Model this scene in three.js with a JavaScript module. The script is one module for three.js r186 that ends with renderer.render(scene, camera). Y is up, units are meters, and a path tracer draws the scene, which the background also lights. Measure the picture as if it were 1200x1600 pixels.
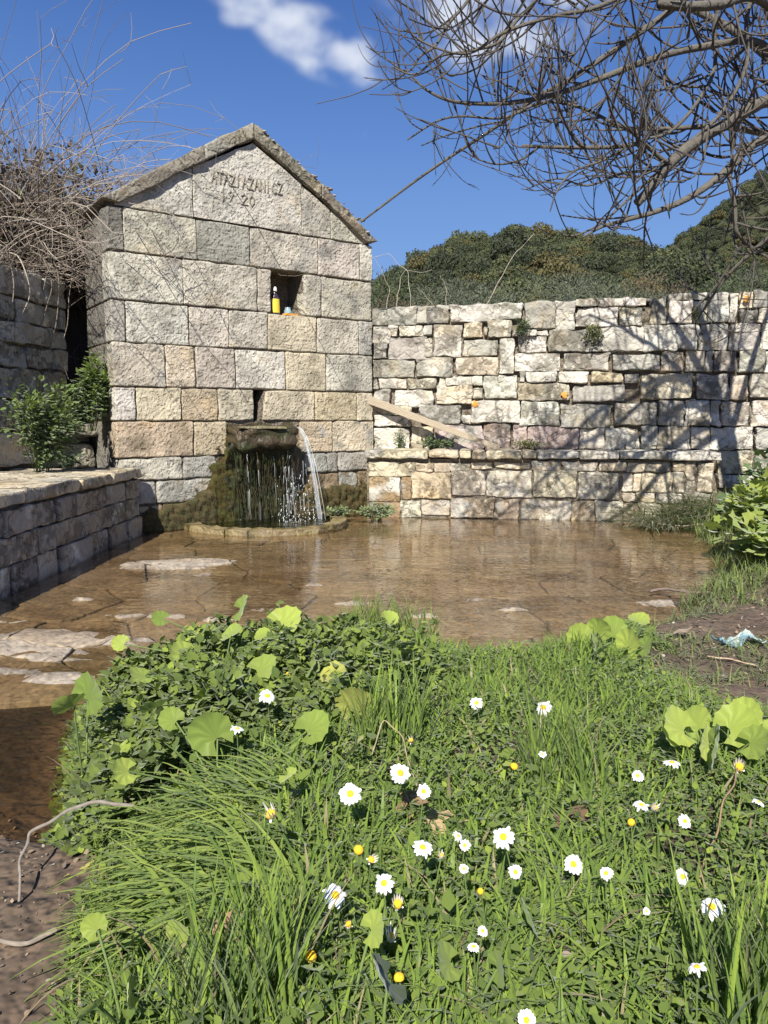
import * as THREE from 'three';
import { ImprovedNoise } from 'three/addons/math/ImprovedNoise.js';
import { mergeGeometries, mergeVertices } from 'three/addons/utils/BufferGeometryUtils.js';

// ------------------------------------------------------------------ camera, sky, sun, exposure
const scene = new THREE.Scene();
const camera = new THREE.PerspectiveCamera(67.84, 0.75, 0.05, 1500);
camera.position.set(0, 0.95, 0);
camera.rotation.set(-0.1213, 0, 0);
scene.add(camera);

const SUN_AZIMUTH = -0.25, SUN_ELEVATION = 0.84;   // radians; azimuth from straight behind the camera, to the left
const toSun = new THREE.Vector3(Math.sin(SUN_AZIMUTH) * Math.cos(SUN_ELEVATION), Math.sin(SUN_ELEVATION), Math.cos(SUN_AZIMUTH) * Math.cos(SUN_ELEVATION));
const sun = new THREE.DirectionalLight(new THREE.Color(1, 0.95, 0.87), 5.0);
sun.position.copy(toSun).multiplyScalar(40);
sun.target.position.set(0, 0, -5);
sun.castShadow = true;
sun.shadow.mapSize.set(4096, 4096);
Object.assign(sun.shadow.camera, { left: -14, right: 14, top: 14, bottom: -14, near: 1, far: 120 });
scene.add(sun, sun.target);

const renderer = new THREE.WebGLRenderer({ antialias: true });
renderer.toneMapping = THREE.LinearToneMapping;
renderer.toneMappingExposure = 1.6;
renderer.shadowMap.enabled = true;

// ------------------------------------------------------------------ noise and random helpers
const P = new ImprovedNoise();
function rng(seed) { let a = seed >>> 0; return () => { a = (a + 0x6D2B79F5) | 0; let t = Math.imul(a ^ (a >>> 15), 1 | a); t = (t + Math.imul(t ^ (t >>> 7), 61 | t)) ^ t; return ((t ^ (t >>> 14)) >>> 0) / 4294967296; }; }
const fbm = (x, y, z, o = 4) => { let s = 0, a = 0.5; for (let i = 0; i < o; i++) { s += a * P.noise(x, y, z); x *= 2.03; y *= 2.03; z *= 2.03; a *= 0.5; } return s; };
const clamp = (v, a = 0, b = 1) => Math.min(b, Math.max(a, v));
const smooth = (a, b, v) => { const t = clamp((v - a) / (b - a)); return t * t * (3 - 2 * t); };
const lerp = (a, b, t) => a + (b - a) * t;
const V = (x, y, z) => new THREE.Vector3(x, y, z);
function lattice(n, seed) { const r = rng(seed), a = new Float32Array(n * n); for (let i = 0; i < a.length; i++) a[i] = r(); return a; }
const LAT = lattice(256, 77);
function pn(u, v, per, seed) {   // tileable value noise, u and v in 0..1, per = cells
  const x = u * per, y = v * per, x0 = Math.floor(x), y0 = Math.floor(y); let fx = x - x0, fy = y - y0;
  fx = fx * fx * (3 - 2 * fx); fy = fy * fy * (3 - 2 * fy);
  const g = (i, j) => LAT[((((j % per) + per) % per + seed * 7) & 255) * 256 + ((((i % per) + per) % per + seed * 13) & 255)];
  return lerp(lerp(g(x0, y0), g(x0 + 1, y0), fx), lerp(g(x0, y0 + 1), g(x0 + 1, y0 + 1), fx), fy);
}
function pf(u, v, per, oct, seed) { let s = 0, a = 0.5, t = 0; for (let i = 0; i < oct; i++) { s += a * pn(u, v, per, seed + i); t += a; a *= 0.55; per *= 2; if (per > 256) break; } return s / t; }

// ------------------------------------------------------------------ sky: blue air with a few thin clouds
{
  const W = 2048, H = 1024, d = new Float32Array(W * H * 4);
  const stops = [[-90, 0.12, 0.12, 0.11], [-6, 0.18, 0.22, 0.26], [0, 0.20, 0.32, 0.55], [12, 0.125, 0.235, 0.47], [19, 0.080, 0.170, 0.40], [27, 0.045, 0.107, 0.30], [45, 0.030, 0.076, 0.235], [90, 0.020, 0.055, 0.19]];
  for (let j = 0; j < H; j++) for (let i = 0; i < W; i++) {
    const el = (j + 0.5) / H * Math.PI - Math.PI / 2, th = ((i + 0.5) / W - 0.5) * 2 * Math.PI;
    const e = el * 180 / Math.PI; let k = 0; while (k < stops.length - 2 && e > stops[k + 1][0]) k++;
    const A = stops[k], B = stops[k + 1], t = clamp((e - A[0]) / (B[0] - A[0]));
    let c = [1, 2, 3].map(n => lerp(A[n], B[n], t));
    const x = Math.cos(el) * Math.cos(th), y = Math.sin(el), z = Math.cos(el) * Math.sin(th);
    if (y > 0.08) {
      const az = Math.atan2(x, -z) * 180 / Math.PI;     // degrees to the right of the view
      const px = x / y * 2.2, pz = z / y * 2.2;
      const n = 0.5 + 0.9 * fbm(px * 1.3 + 3.1, pz * 1.3 + 9.2, 0.5, 6), f = 0.5 + 0.8 * fbm(x * 13 + 5, y * 20, z * 13 + 2, 7);
      const bump = (a0, e0, ra, re, sl) => { const a = (az - a0) / ra, b = (e - e0 - sl * (az - a0)) / re; return Math.max(0, 1 - (a * a + b * b)); };
      // wisps seen over the gable and behind the branches, and scattered ones elsewhere
      let cov = Math.max(bump(-4.6, 24.6, 5.6, 2.4, -0.30), 1.0 * bump(-10.0, 26.6, 3.6, 1.6, 0), 1.05 * bump(8, 27.2, 9.5, 5.0, 0.0), 0.30 * bump(-1.9, 19.9, 1.3, 1.1, -0.5));
      cov = Math.max(cov, Math.abs(az) > 42 ? 0.75 * smooth(0.60, 0.85, n) : 0);
      const m = smooth(0.05, 1.1, cov * 0.60 + (f - 0.48) * 2.3 * Math.min(1, cov * 1.8)) * 0.82;
      const cl = [0.55, 0.58, 0.63];
      c = c.map((v, q) => lerp(v, cl[q], m));
    }
    const o = (j * W + i) * 4; d[o] = c[0]; d[o + 1] = c[1]; d[o + 2] = c[2]; d[o + 3] = 1;
  }
  const t = new THREE.DataTexture(d, W, H, THREE.RGBAFormat, THREE.FloatType);
  t.mapping = THREE.EquirectangularReflectionMapping; t.magFilter = THREE.LinearFilter; t.minFilter = THREE.LinearFilter; t.wrapS = THREE.RepeatWrapping; t.needsUpdate = true;
  scene.background = t; scene.environment = t;
}

// ------------------------------------------------------------------ textures
function makeTex(N, fn, srgb) {
  const d = new Uint8Array(N * N * 4);
  for (let j = 0; j < N; j++) for (let i = 0; i < N; i++) { const c = fn(i / N, j / N), o = (j * N + i) * 4; for (let k = 0; k < 3; k++) { const l = clamp(Array.isArray(c) ? c[k] : c); d[o + k] = 255 * (srgb ? (l < 0.0031308 ? 12.92 * l : 1.055 * l ** (1 / 2.4) - 0.055) : l); } d[o + 3] = 255; }
  const t = new THREE.DataTexture(d, N, N); t.wrapS = t.wrapT = THREE.RepeatWrapping; t.magFilter = THREE.LinearFilter; t.minFilter = THREE.LinearMipmapLinearFilter; t.generateMipmaps = true;
  if (srgb) t.colorSpace = THREE.SRGBColorSpace; t.needsUpdate = true; return t;
}
const rep = (t, k) => { t.repeat.set(k, k); return t; };
// weathered limestone: grey lichen, ochre stains, dark pits
const stoneMap = rep(makeTex(1024, (u, v) => {
  const a = pf(u, v, 6, 5, 1), b = pf(u, v, 14, 5, 9), f = pf(u, v, 96, 2, 21), g = pf(u, v, 40, 3, 33);
  let k = 0.84 + 0.20 * (f - 0.5) + 0.22 * (g - 0.5);
  const lich = smooth(0.46, 0.62, a * 0.6 + b * 0.4), ochre = smooth(0.56, 0.72, pf(u, v, 5, 4, 51)), pale = smooth(0.60, 0.70, pf(u, v, 22, 3, 61));
  let c = [k, k * 0.975, k * 0.925];
  c = c.map((x, i) => x * lerp(1, [0.62, 0.62, 0.61][i], lich * (0.4 + 0.6 * smooth(0.42, 0.58, g))));
  c = c.map((x, i) => x * lerp(1, [1.04, 0.93, 0.74][i], ochre * 0.55));
  c = c.map((x, i) => lerp(x, [0.93, 0.93, 0.90][i], pale * 0.35));
  const pit = smooth(0.66, 0.76, pf(u, v, 64, 2, 71)); return c.map(x => x * (1 - 0.22 * pit));
}, true), 0.62);
// split rubble: pale faces with grey crusts, dark seams and rusty stains
const rubbleMap = rep(makeTex(1024, (u, v) => {
  const w = pf(u, v, 7, 3, 19) * 0.16, seam = Math.abs(2 * pf(u + w, v + w * 0.6, 9, 4, 6) - 1), fine = Math.abs(2 * pf(u - w, v + w, 24, 3, 28) - 1), f = pf(u, v, 96, 2, 21), g = pf(u, v, 34, 3, 37), a = pf(u, v, 5, 5, 41);
  let k = 0.90 + 0.22 * (f - 0.5) + 0.26 * (g - 0.5);
  let c = [k, k * 0.975, k * 0.92];
  c = c.map((x, i) => x * lerp(1, [0.50, 0.49, 0.47][i], smooth(0.46, 0.60, a) * smooth(0.40, 0.56, g)));
  c = c.map((x, i) => x * lerp(1, [1.02, 0.90, 0.70][i], 0.5 * smooth(0.60, 0.74, pf(u, v, 6, 4, 55))));
  return c.map(x => x * (1 - 0.55 * (1 - smooth(0.0, 0.045, seam)) - 0.28 * (1 - smooth(0.0, 0.05, fine))));
}, true), 0.62);
const stoneBump = rep(makeTex(1024, (u, v) => { const r = 1 - Math.abs(2 * pf(u, v, 26, 3, 4) - 1); return 0.34 * pf(u, v, 30, 4, 2) + 0.40 * pf(u, v, 90, 2, 3) + 0.22 * r - 0.25 * smooth(0.64, 0.76, pf(u, v, 64, 2, 71)); }), 0.62);
const splitBump = rep(makeTex(1024, (u, v) => { const w = pf(u, v, 7, 3, 19) * 0.16, r = Math.abs(2 * pf(u + w, v + w * 0.6, 9, 4, 6) - 1), q = Math.abs(2 * pf(u - w, v + w, 24, 3, 28) - 1); return 0.15 + 0.55 * Math.sqrt(r) * 0.8 + 0.22 * q + 0.22 * pf(u, v, 70, 3, 12); }), 0.62);
const earthMap = rep(makeTex(1024, (u, v) => {
  const a = pf(u, v, 8, 5, 5), f = pf(u, v, 80, 2, 25), g = pf(u, v, 30, 3, 15); let k = 0.62 + 0.5 * (a - 0.5) + 0.5 * (f - 0.5) + 0.3 * (g - 0.5);
  const peb = smooth(0.72, 0.78, pf(u, v, 60, 1, 45)); return [k, k * 0.97, k * 0.93].map((x, i) => lerp(x, [0.95, 0.90, 0.82][i], peb * 0.7));
}, true), 0.8);
const earthBump = rep(makeTex(512, (u, v) => 0.5 * pf(u, v, 20, 4, 6) + 0.5 * pf(u, v, 64, 2, 16)), 0.8);
const barkMap = makeTex(256, (u, v) => { const k = 0.7 + 0.5 * (pf(u, v, 8, 4, 3) - 0.5) + 0.35 * (pf(u, v, 40, 2, 13) - 0.5); const l = smooth(0.6, 0.7, pf(u, v, 16, 3, 23)); return [k, k * 0.97, k * 0.92].map((x, i) => lerp(x, [0.86, 0.88, 0.82][i], l * 0.5)); }, true);
const barkBump = makeTex(256, (u, v) => 0.5 * pf(u, v, 10, 4, 3) + 0.5 * pf(u, v, 48, 2, 13));
const woodMap = makeTex(512, (u, v) => { const g = pn(u, v, 4, 3); const s = Math.sin((v * 24 + g * 3 + pf(u, v, 6, 3, 8)) * 6.28); const k = 0.74 + 0.10 * s + 0.22 * (pf(u, v, 64, 2, 18) - 0.5); return [k, k * 0.95, k * 0.86]; }, true);
const rippleBump = makeTex(1024, (u, v) => { const w = pf(u, v, 4, 3, 31) * 0.5; return 0.55 * pf(u + w * 0.2, v * 2, 10, 3, 41) + 0.45 * pf(u, v * 2 + w * 0.15, 28, 2, 44); });
rep(rippleBump, 0.55);

// ------------------------------------------------------------------ materials
const std = (o) => new THREE.MeshStandardMaterial(Object.assign({ roughness: 0.9, side: THREE.DoubleSide }, o));
const phys = (o) => new THREE.MeshPhysicalMaterial(Object.assign({ roughness: 0.9, side: THREE.DoubleSide }, o));
const col = (r, g, b) => new THREE.Color().setRGB(r, g, b);
const M = {
  ashlar: std({ vertexColors: true, map: stoneMap, bumpMap: stoneBump, bumpScale: 0.019, roughness: 0.95 }),
  rubble: std({ vertexColors: true, map: rubbleMap, bumpMap: splitBump, bumpScale: 0.035, roughness: 0.95 }),
  wetStone: std({ vertexColors: true, map: stoneMap, bumpMap: splitBump, bumpScale: 0.03, roughness: 0.55 }),
  mortar: std({ color: col(0.24, 0.205, 0.16), map: stoneMap, bumpMap: stoneBump, bumpScale: 0.03, roughness: 1 }),
  paving: std({ vertexColors: true, map: earthMap, bumpMap: stoneBump, bumpScale: 0.008, roughness: 0.8 }),
  earth: std({ vertexColors: true, map: earthMap, bumpMap: earthBump, bumpScale: 0.03, roughness: 1 }),
  leaf: phys({ vertexColors: true, roughness: 1, transmission: 0.42, thickness: 0, clearcoat: 0.16, clearcoatRoughness: 0.34 }),
  leafDull: phys({ vertexColors: true, roughness: 1, transmission: 0.3, thickness: 0 }),
  bark: std({ color: col(0.165, 0.152, 0.13), map: barkMap, bumpMap: barkBump, bumpScale: 0.006, roughness: 0.95 }),
  twig: std({ color: col(0.115, 0.102, 0.09), map: barkMap, roughness: 0.8 }),
  cane: std({ vertexColors: true, roughness: 0.9 }),
  petal: phys({ color: col(0.86, 0.86, 0.84), roughness: 1, transmission: 0.25, thickness: 0 }),
  disc: std({ color: col(0.80, 0.46, 0.02), roughness: 0.9 }),
  stem: std({ color: col(0.13, 0.19, 0.05), roughness: 0.8 }),
  dryLeaf: phys({ vertexColors: true, roughness: 1, transmission: 0.15, thickness: 0 }),
  wood: std({ color: col(0.50, 0.44, 0.35), map: woodMap, bumpMap: woodMap, bumpScale: 0.004, roughness: 0.85 }),
  moss: std({ vertexColors: true, roughness: 1 }),
  wetMoss: std({ vertexColors: true, roughness: 0.62 }),
  water: phys({ color: col(0.73, 0.645, 0.51), transmission: 1, thickness: 0, ior: 1.33, roughness: 0.02, bumpMap: rippleBump, bumpScale: 0.0035 }),
  basinWater: phys({ color: col(0.55, 0.62, 0.45), transmission: 1, thickness: 0, ior: 1.33, roughness: 0.08, bumpMap: rippleBump, bumpScale: 0.05 }),
  jet: phys({ color: col(0.93, 0.96, 0.98), transmission: 0.86, thickness: 0, ior: 1.33, roughness: 0.14 }),
  foam: phys({ color: col(0.92, 0.95, 0.97), transmission: 0.35, thickness: 0, ior: 1.33, roughness: 0.5 }),
};

// ------------------------------------------------------------------ object helpers
const used = {};
function numbered(name) { const n = used[name] = (used[name] ?? -1) + 1; return n ? `${name}_${String(n).padStart(3, '0')}` : name; }
function shade(o) { o.traverse(c => { if (c.isMesh) { c.castShadow = true; c.receiveShadow = true; } }); return o; }
function thing(name, label, category, pos = [0, 0, 0], turn = 0, group) {
  const o = new THREE.Group(); o.name = numbered(name); o.position.set(...pos); o.rotation.y = turn;
  o.userData = { label, category }; if (group) o.userData.group = group; scene.add(o); return o;
}
function part(name, geo, mat, parent) { const m = new THREE.Mesh(geo, mat); m.name = name; m.castShadow = m.receiveShadow = true; parent.add(m); return m; }
function structure(name, geo, mat) { const m = new THREE.Mesh(geo, mat); m.name = name; m.userData = { kind: 'structure', label: name.replace(/_/g, ' ') }; m.castShadow = m.receiveShadow = true; scene.add(m); return m; }
function prep(g) { if (g.index) g = g.toNonIndexed(); return g; }
function merge(list) { return mergeGeometries(list.map(prep).map(g => { for (const k of Object.keys(g.attributes)) if (!['position', 'normal', 'uv', 'color'].includes(k)) g.deleteAttribute(k); return g; })); }
function paint(g, c) { const n = g.attributes.position.count, a = new Float32Array(n * 3); for (let i = 0; i < n; i++) { a[i * 3] = c[0]; a[i * 3 + 1] = c[1]; a[i * 3 + 2] = c[2]; } g.setAttribute('color', new THREE.BufferAttribute(a, 3)); return g; }

// A rough stone: eight corners (front ring then back ring: left-bottom, right-bottom, right-top, left-top), rounded edges, split or hammered faces.
let stoneSeed = 1;
function rock(c8, o = {}) {
  const { amp = 0.008, freq = 7, round = 0.012, tint = [0.45, 0.42, 0.36], vary = 0.12, cell = 0.085, spot = null } = o, seed = (stoneSeed += 17.31);
  const lx = c8[0].distanceTo(c8[1]), ly = c8[0].distanceTo(c8[3]), lz = c8[0].distanceTo(c8[4]);
  const size = [Math.max(lx, c8[3].distanceTo(c8[2])), Math.max(ly, c8[1].distanceTo(c8[2])), lz];
  const rr = size.map(s => Math.min(0.45, round / s * 2));     // rounding as a share of the half size
  const line = (s, r, max) => { const n = Math.max(1, Math.min(max, Math.round(s / cell))), a = [-1, -1 + r * 0.35, -1 + r]; for (let i = 1; i < n; i++) a.push(-1 + r + (2 - 2 * r) * i / n); a.push(1 - r, 1 - r * 0.35, 1); return a; };
  const L = [line(size[0], rr[0], 9), line(size[1], rr[1], 6), [-1, -0.2, 1 - rr[2], 1 - rr[2] * 0.35, 1]];
  const pos = [], uv = [], idx = [];
  const pt = (p) => {
    const inner = p.map((v, i) => clamp(v, -1 + rr[i], 1 - rr[i])); let d = p.map((v, i) => (v - inner[i]) / rr[i]); const l = Math.hypot(...d), mx = Math.max(...d.map(Math.abs));
    const q = l > 0 ? inner.map((v, i) => v + d[i] / l * mx * rr[i]) : p;
    const [a, b, c] = q.map(v => (v + 1) / 2);
    const f = V().copy(c8[0]).multiplyScalar((1 - a) * (1 - b)).addScaledVector(c8[1], a * (1 - b)).addScaledVector(c8[2], a * b).addScaledVector(c8[3], (1 - a) * b);
    const k = V().copy(c8[4]).multiplyScalar((1 - a) * (1 - b)).addScaledVector(c8[5], a * (1 - b)).addScaledVector(c8[6], a * b).addScaledVector(c8[7], (1 - a) * b);
    return k.lerp(f, c);
  };
  const face = (ax, bx, cx, s, flip) => {
    const A = L[ax], B = L[bx], base = pos.length / 3;
    for (const b of B) for (const a of A) {
      const p = [0, 0, 0]; p[ax] = a; p[bx] = b; p[cx] = s; const w = pt(p);
      pos.push(w.x, w.y, w.z);
    }
    for (let j = 0; j < B.length - 1; j++) for (let i = 0; i < A.length - 1; i++) { const q = base + j * A.length + i, r = q + A.length; flip ? idx.push(q, r, q + 1, q + 1, r, r + 1) : idx.push(q, q + 1, r, q + 1, r + 1, r); }
  };
  face(0, 1, 2, 1, false); face(0, 2, 1, 1, true); face(0, 2, 1, -1, false); face(1, 2, 0, 1, false); face(1, 2, 0, -1, true);
  let g = new THREE.BufferGeometry(); g.setAttribute('position', new THREE.Float32BufferAttribute(pos, 3)); g.setIndex(idx); g = mergeVertices(g, 1e-5); g.computeVertexNormals();
  const pa = g.attributes.position, na = g.attributes.normal, n = pa.count, ca = new Float32Array(n * 3);
  for (let i = 0; i < n; i++) {
    const x = pa.getX(i), y = pa.getY(i), z = pa.getZ(i);
    const e = amp * (1.5 * fbm(x * freq + seed, y * freq, z * freq, 3) + 1.1 * Math.abs(P.noise(x * freq * 0.6, y * freq * 1.3 + seed, z * freq)) - 0.25);
    pa.setXYZ(i, x + na.getX(i) * e, y + na.getY(i) * e, z + na.getZ(i) * e);
    const k = 1 + vary * 2 * fbm(x * 4 + seed, y * 4, z * 4 + 7, 3); let c = tint;
    if (spot) { const s = smooth(0.05, 0.22, fbm(x * 5 + seed * 1.7, y * 5 + 3, z * 5, 3)); c = tint.map((v, q) => lerp(v, spot[q], s)); }
    ca[i * 3] = c[0] * k; ca[i * 3 + 1] = c[1] * k; ca[i * 3 + 2] = c[2] * k;
  }
  g.computeVertexNormals(); g.setAttribute('color', new THREE.BufferAttribute(ca, 3));
  const uvs = new Float32Array(n * 2), ou = (seed * 0.37) % 3, ov = (seed * 0.71) % 3, nn = g.attributes.normal;
  for (let i = 0; i < n; i++) { const X = pa.getX(i), Y = pa.getY(i), Z = pa.getZ(i), ny = Math.abs(nn.getY(i)); uvs[i * 2] = X + (ny > 0.8 ? 0 : 0.6 * Z) + ou; uvs[i * 2 + 1] = (ny > 0.8 ? Z : Y + 0.4 * Z) + ov; }
  g.setAttribute('uv', new THREE.BufferAttribute(uvs, 2)); return g;
}
const quadStone = (x0, y0, x1, y1, front, depth, o, j = [0, 0, 0, 0]) => rock([V(x0 + j[0], y0, front), V(x1 + j[1], y0, front), V(x1 + j[2], y1, front), V(x0 + j[3], y1, front), V(x0 + j[0], y0, front - depth), V(x1 + j[1], y0, front - depth), V(x1 + j[2], y1, front - depth), V(x0 + j[3], y1, front - depth)], o);

// a bent, tapering rod through points; radii per point or [first, last]
function rod(pts, r0, r1, sides = 6, perSeg = 4, c) {
  const curve = new THREE.CatmullRomCurve3(pts, false, 'centripetal'), n = Math.max(2, (pts.length - 1) * perSeg);
  const pos = [], uv = [], idx = [], nor = [];
  let up = V(0.31, 0.87, 0.39); const T = V(), A = V(), B = V();
  for (let i = 0; i <= n; i++) {
    const t = i / n, p = curve.getPoint(t); curve.getTangent(t, T); A.crossVectors(T, up).normalize(); B.crossVectors(A, T).normalize(); up.copy(B);
    const r = lerp(r0, r1, t);
    for (let k = 0; k <= sides; k++) { const a = k / sides * Math.PI * 2, cx = Math.cos(a), sx = Math.sin(a); const nx = A.x * cx + B.x * sx, ny = A.y * cx + B.y * sx, nz = A.z * cx + B.z * sx; pos.push(p.x + nx * r, p.y + ny * r, p.z + nz * r); nor.push(nx, ny, nz); uv.push(k / sides * 0.5, t * n * 0.12); }
  }
  for (let i = 0; i < n; i++) for (let k = 0; k < sides; k++) { const q = i * (sides + 1) + k, w = q + sides + 1; idx.push(q, w, q + 1, q + 1, w, w + 1); }
  for (const [row, dir] of [[0, 1], [n, -1]]) { const p = curve.getPoint(row / n), b = pos.length / 3; curve.getTangent(row / n, T); pos.push(p.x, p.y, p.z); nor.push(-dir * T.x, -dir * T.y, -dir * T.z); uv.push(0, 0); for (let k = 0; k < sides; k++) { const q = row * (sides + 1) + k; dir > 0 ? idx.push(b, q, q + 1) : idx.push(b, q + 1, q); } }
  const g = new THREE.BufferGeometry(); g.setAttribute('position', new THREE.Float32BufferAttribute(pos, 3)); g.setAttribute('normal', new THREE.Float32BufferAttribute(nor, 3)); g.setAttribute('uv', new THREE.Float32BufferAttribute(uv, 2)); g.setIndex(idx);
  if (c) paint(g, c); return g;
}
// ------------------------------------------------------------------ ground
const POOL = [[-2.5, 1.95], [-1.3, 1.9], [-0.98, 1.83], [-0.80, 1.72], [-0.9, 2.0], [-1.02, 2.35], [-0.98, 2.62], [-0.8, 2.82], [-0.5, 2.98], [0.1, 2.98], [0.3, 2.84], [0.6, 2.9], [0.95, 3.35], [1.35, 3.6], [1.6, 3.95], [2.05, 4.6], [2.5, 5.7], [2.62, 6.4], [2.5, 7.0], [2.6, 7.7], [-2.6, 7.9]];
const MEADOW = [[-0.5, 0.2], [-0.5, 1.03], [-0.54, 1.2], [-0.6, 1.48], [-0.72, 1.6], [-0.86, 1.98], [-0.98, 2.35], [-0.94, 2.6], [-0.78, 2.76], [-0.45, 2.93], [0.08, 2.93], [0.26, 2.8], [0.58, 2.84], [0.78, 3.06], [1.0, 3.28], [1.2, 3.2], [1.16, 2.85], [1.05, 2.45], [1.12, 2.2], [1.5, 2.1], [3.2, 2.2], [3.2, 0.2]];
const VERGE = [[1.55, 3.82], [1.75, 4.1], [2.1, 4.62], [2.5, 5.7], [2.66, 6.4], [2.6, 7.2], [4.6, 7.0], [4.6, 3.7], [2.2, 3.5]];
function sd(poly, x, y) {   // signed distance, negative inside
  let d = 1e9, s = 1;
  for (let i = 0, j = poly.length - 1; i < poly.length; j = i++) {
    const [ax, ay] = poly[i], [bx, by] = poly[j], ex = bx - ax, ey = by - ay, wx = x - ax, wy = y - ay, t = clamp((wx * ex + wy * ey) / (ex * ex + ey * ey));
    d = Math.min(d, Math.hypot(wx - ex * t, wy - ey * t));
    if ((y >= ay) !== (y >= by) && x < ex * (y - ay) / (by - ay) + ax) s = -s;
  }
  return s * d;
}
function hillHeight(x, D) {
  const g = (cx, cd, sx, sdd, h) => h * Math.exp(-(((x - cx) / sx) ** 2) - (((D - cd) / sdd) ** 2));
  return smooth(14, 60, D) * (g(26, 165, 44, 75, 27) + g(185, 265, 102, 120, 108) + g(-120, 240, 110, 90, 20)) + 0.9 * smooth(30, 90, D) * fbm(x * 0.04, D * 0.04, 3, 3) * 4;
}
function H(x, D) {   // height of the ground in metres, D = distance ahead of the camera
  const dp = sd(POOL, x, D);
  let h = lerp(-0.040, 0.035, smooth(-0.04, 0.22, dp)) + (dp > 0 ? 0.035 * fbm(x * 2.1, D * 2.1, 1, 4) + 0.012 * P.noise(x * 14, D * 14, 2) : 0.02 * fbm(x * 1.5, D * 1.5, 4, 2));
  if (D < 4) h += 0.115 * smooth(0, 0.42, -sd(MEADOW, x, D));
  if (x > 1.3 && D > 3) h += 0.08 * smooth(0, 0.6, -sd(VERGE, x, D));
  const back = smooth(8.02, 8.22, D + 0.1228 * x);
  const left = smooth(3.22, 3.36, -x + 0.15 * (D - 5.93)) * smooth(-1, 1.5, D);
  h = lerp(h, 1.35 + 0.10 * clamp(D - 8, 0, 14) + 0.1 * fbm(x * 0.6, D * 0.6, 8, 3), back);
  if (left > 0) h = Math.max(h, left * (1.95 + 0.5 * smooth(3.3, 4.0, -x) + 0.3 * smooth(7, 8.5, D) + 0.15 * fbm(x, D, 5, 3)));
  return h + hillHeight(x, D);
}
{
  const axis = (a, b, fine, lo, hi, grow) => { const r = []; for (let v = a; v <= b + 1e-6; v += fine) r.push(v); let s = fine; while (r[r.length - 1] < hi) { s *= grow; r.push(r[r.length - 1] + s); } s = fine; while (r[0] > lo) { s *= grow; r.unshift(r[0] - s); } return r; };
  const X = axis(-3.6, 3.6, 0.05, -420, 420, 1.13), Z = axis(0.5, 8.4, 0.05, -300, 620, 1.10);
  const pos = [], uv = [], cl = [], idx = [];
  for (const D of Z) for (const x of X) {
    const h = H(x, D); pos.push(x, h, -D); uv.push(x, D);
    let c = [0.155, 0.112, 0.080];                                   // bare loam
    const n = fbm(x * 1.7, D * 1.7, 6, 4);
    c = c.map((v, i) => lerp(v, [0.23, 0.175, 0.125][i], smooth(-0.1, 0.4, n)));
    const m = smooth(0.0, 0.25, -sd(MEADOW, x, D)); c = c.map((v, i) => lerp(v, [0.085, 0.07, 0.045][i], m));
    const shadePatch = smooth(0.02, 0.12, -sd(POOL, x, D)) * smooth(0.66, 0.44, Math.hypot((x + 1.15) * 0.8, D - 2.02) + 0.12 * fbm(x * 4, D * 4, 2, 3)); c = c.map((v, i) => lerp(v, [0.060, 0.046, 0.034][i], shadePatch));  // soft shadow at the near left of the pool, painted into the ground colour
    if (D > 12) c = [0.075, 0.085, 0.035];
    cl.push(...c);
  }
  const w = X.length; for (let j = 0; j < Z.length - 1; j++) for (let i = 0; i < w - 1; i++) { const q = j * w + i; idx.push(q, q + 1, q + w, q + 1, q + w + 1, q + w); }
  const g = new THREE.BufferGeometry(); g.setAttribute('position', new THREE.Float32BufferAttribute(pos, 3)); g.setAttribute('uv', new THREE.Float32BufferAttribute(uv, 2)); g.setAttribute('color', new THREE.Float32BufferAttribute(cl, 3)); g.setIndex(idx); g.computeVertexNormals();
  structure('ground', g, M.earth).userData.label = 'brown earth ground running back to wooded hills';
}

// ------------------------------------------------------------------ flagstones under the shallow water
const DRY = [[-1.62, 4.98, 0.14, 0.10], [-1.36, 4.9, 0.2, 0.09], [-1.12, 5.0, 0.16, 0.09], [-1.14, 4.6, 0.1, 0.05], [-1.62, 3.22, 0.13, 0.10], [-1.66, 3.05, 0.12, 0.08], [-1.33, 3.16, 0.19, 0.12], [-1.2, 2.72, 0.14, 0.07], [-1.28, 3.62, 0.13, 0.06], [-1.02, 3.6, 0.09, 0.05], [-0.8, 3.55, 0.1, 0.04], [0.66, 3.72, 0.1, 0.05], [1.44, 3.86, 0.14, 0.07], [-0.18, 3.86, 0.12, 0.05], [0.5, 3.95, 0.08, 0.04], [-0.6, 3.75, 0.07, 0.04], [-1.6, 3.95, 0.08, 0.04], [-0.4, 4.3, 0.06, 0.03], [-1.5, 3.3, 0.16, 0.05], [-1.75, 3.5, 0.14, 0.06], [-1.1, 3.2, 0.1, 0.05], [-1.45, 4.82, 0.22, 0.05], [-1.25, 5.08, 0.2, 0.05], [-1.3, 2.95, 0.15, 0.05], [-1.55, 2.8, 0.14, 0.06], [-0.55, 3.35, 0.12, 0.04], [-0.2, 3.5, 0.1, 0.04], [0.2, 3.6, 0.1, 0.035]];
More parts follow.
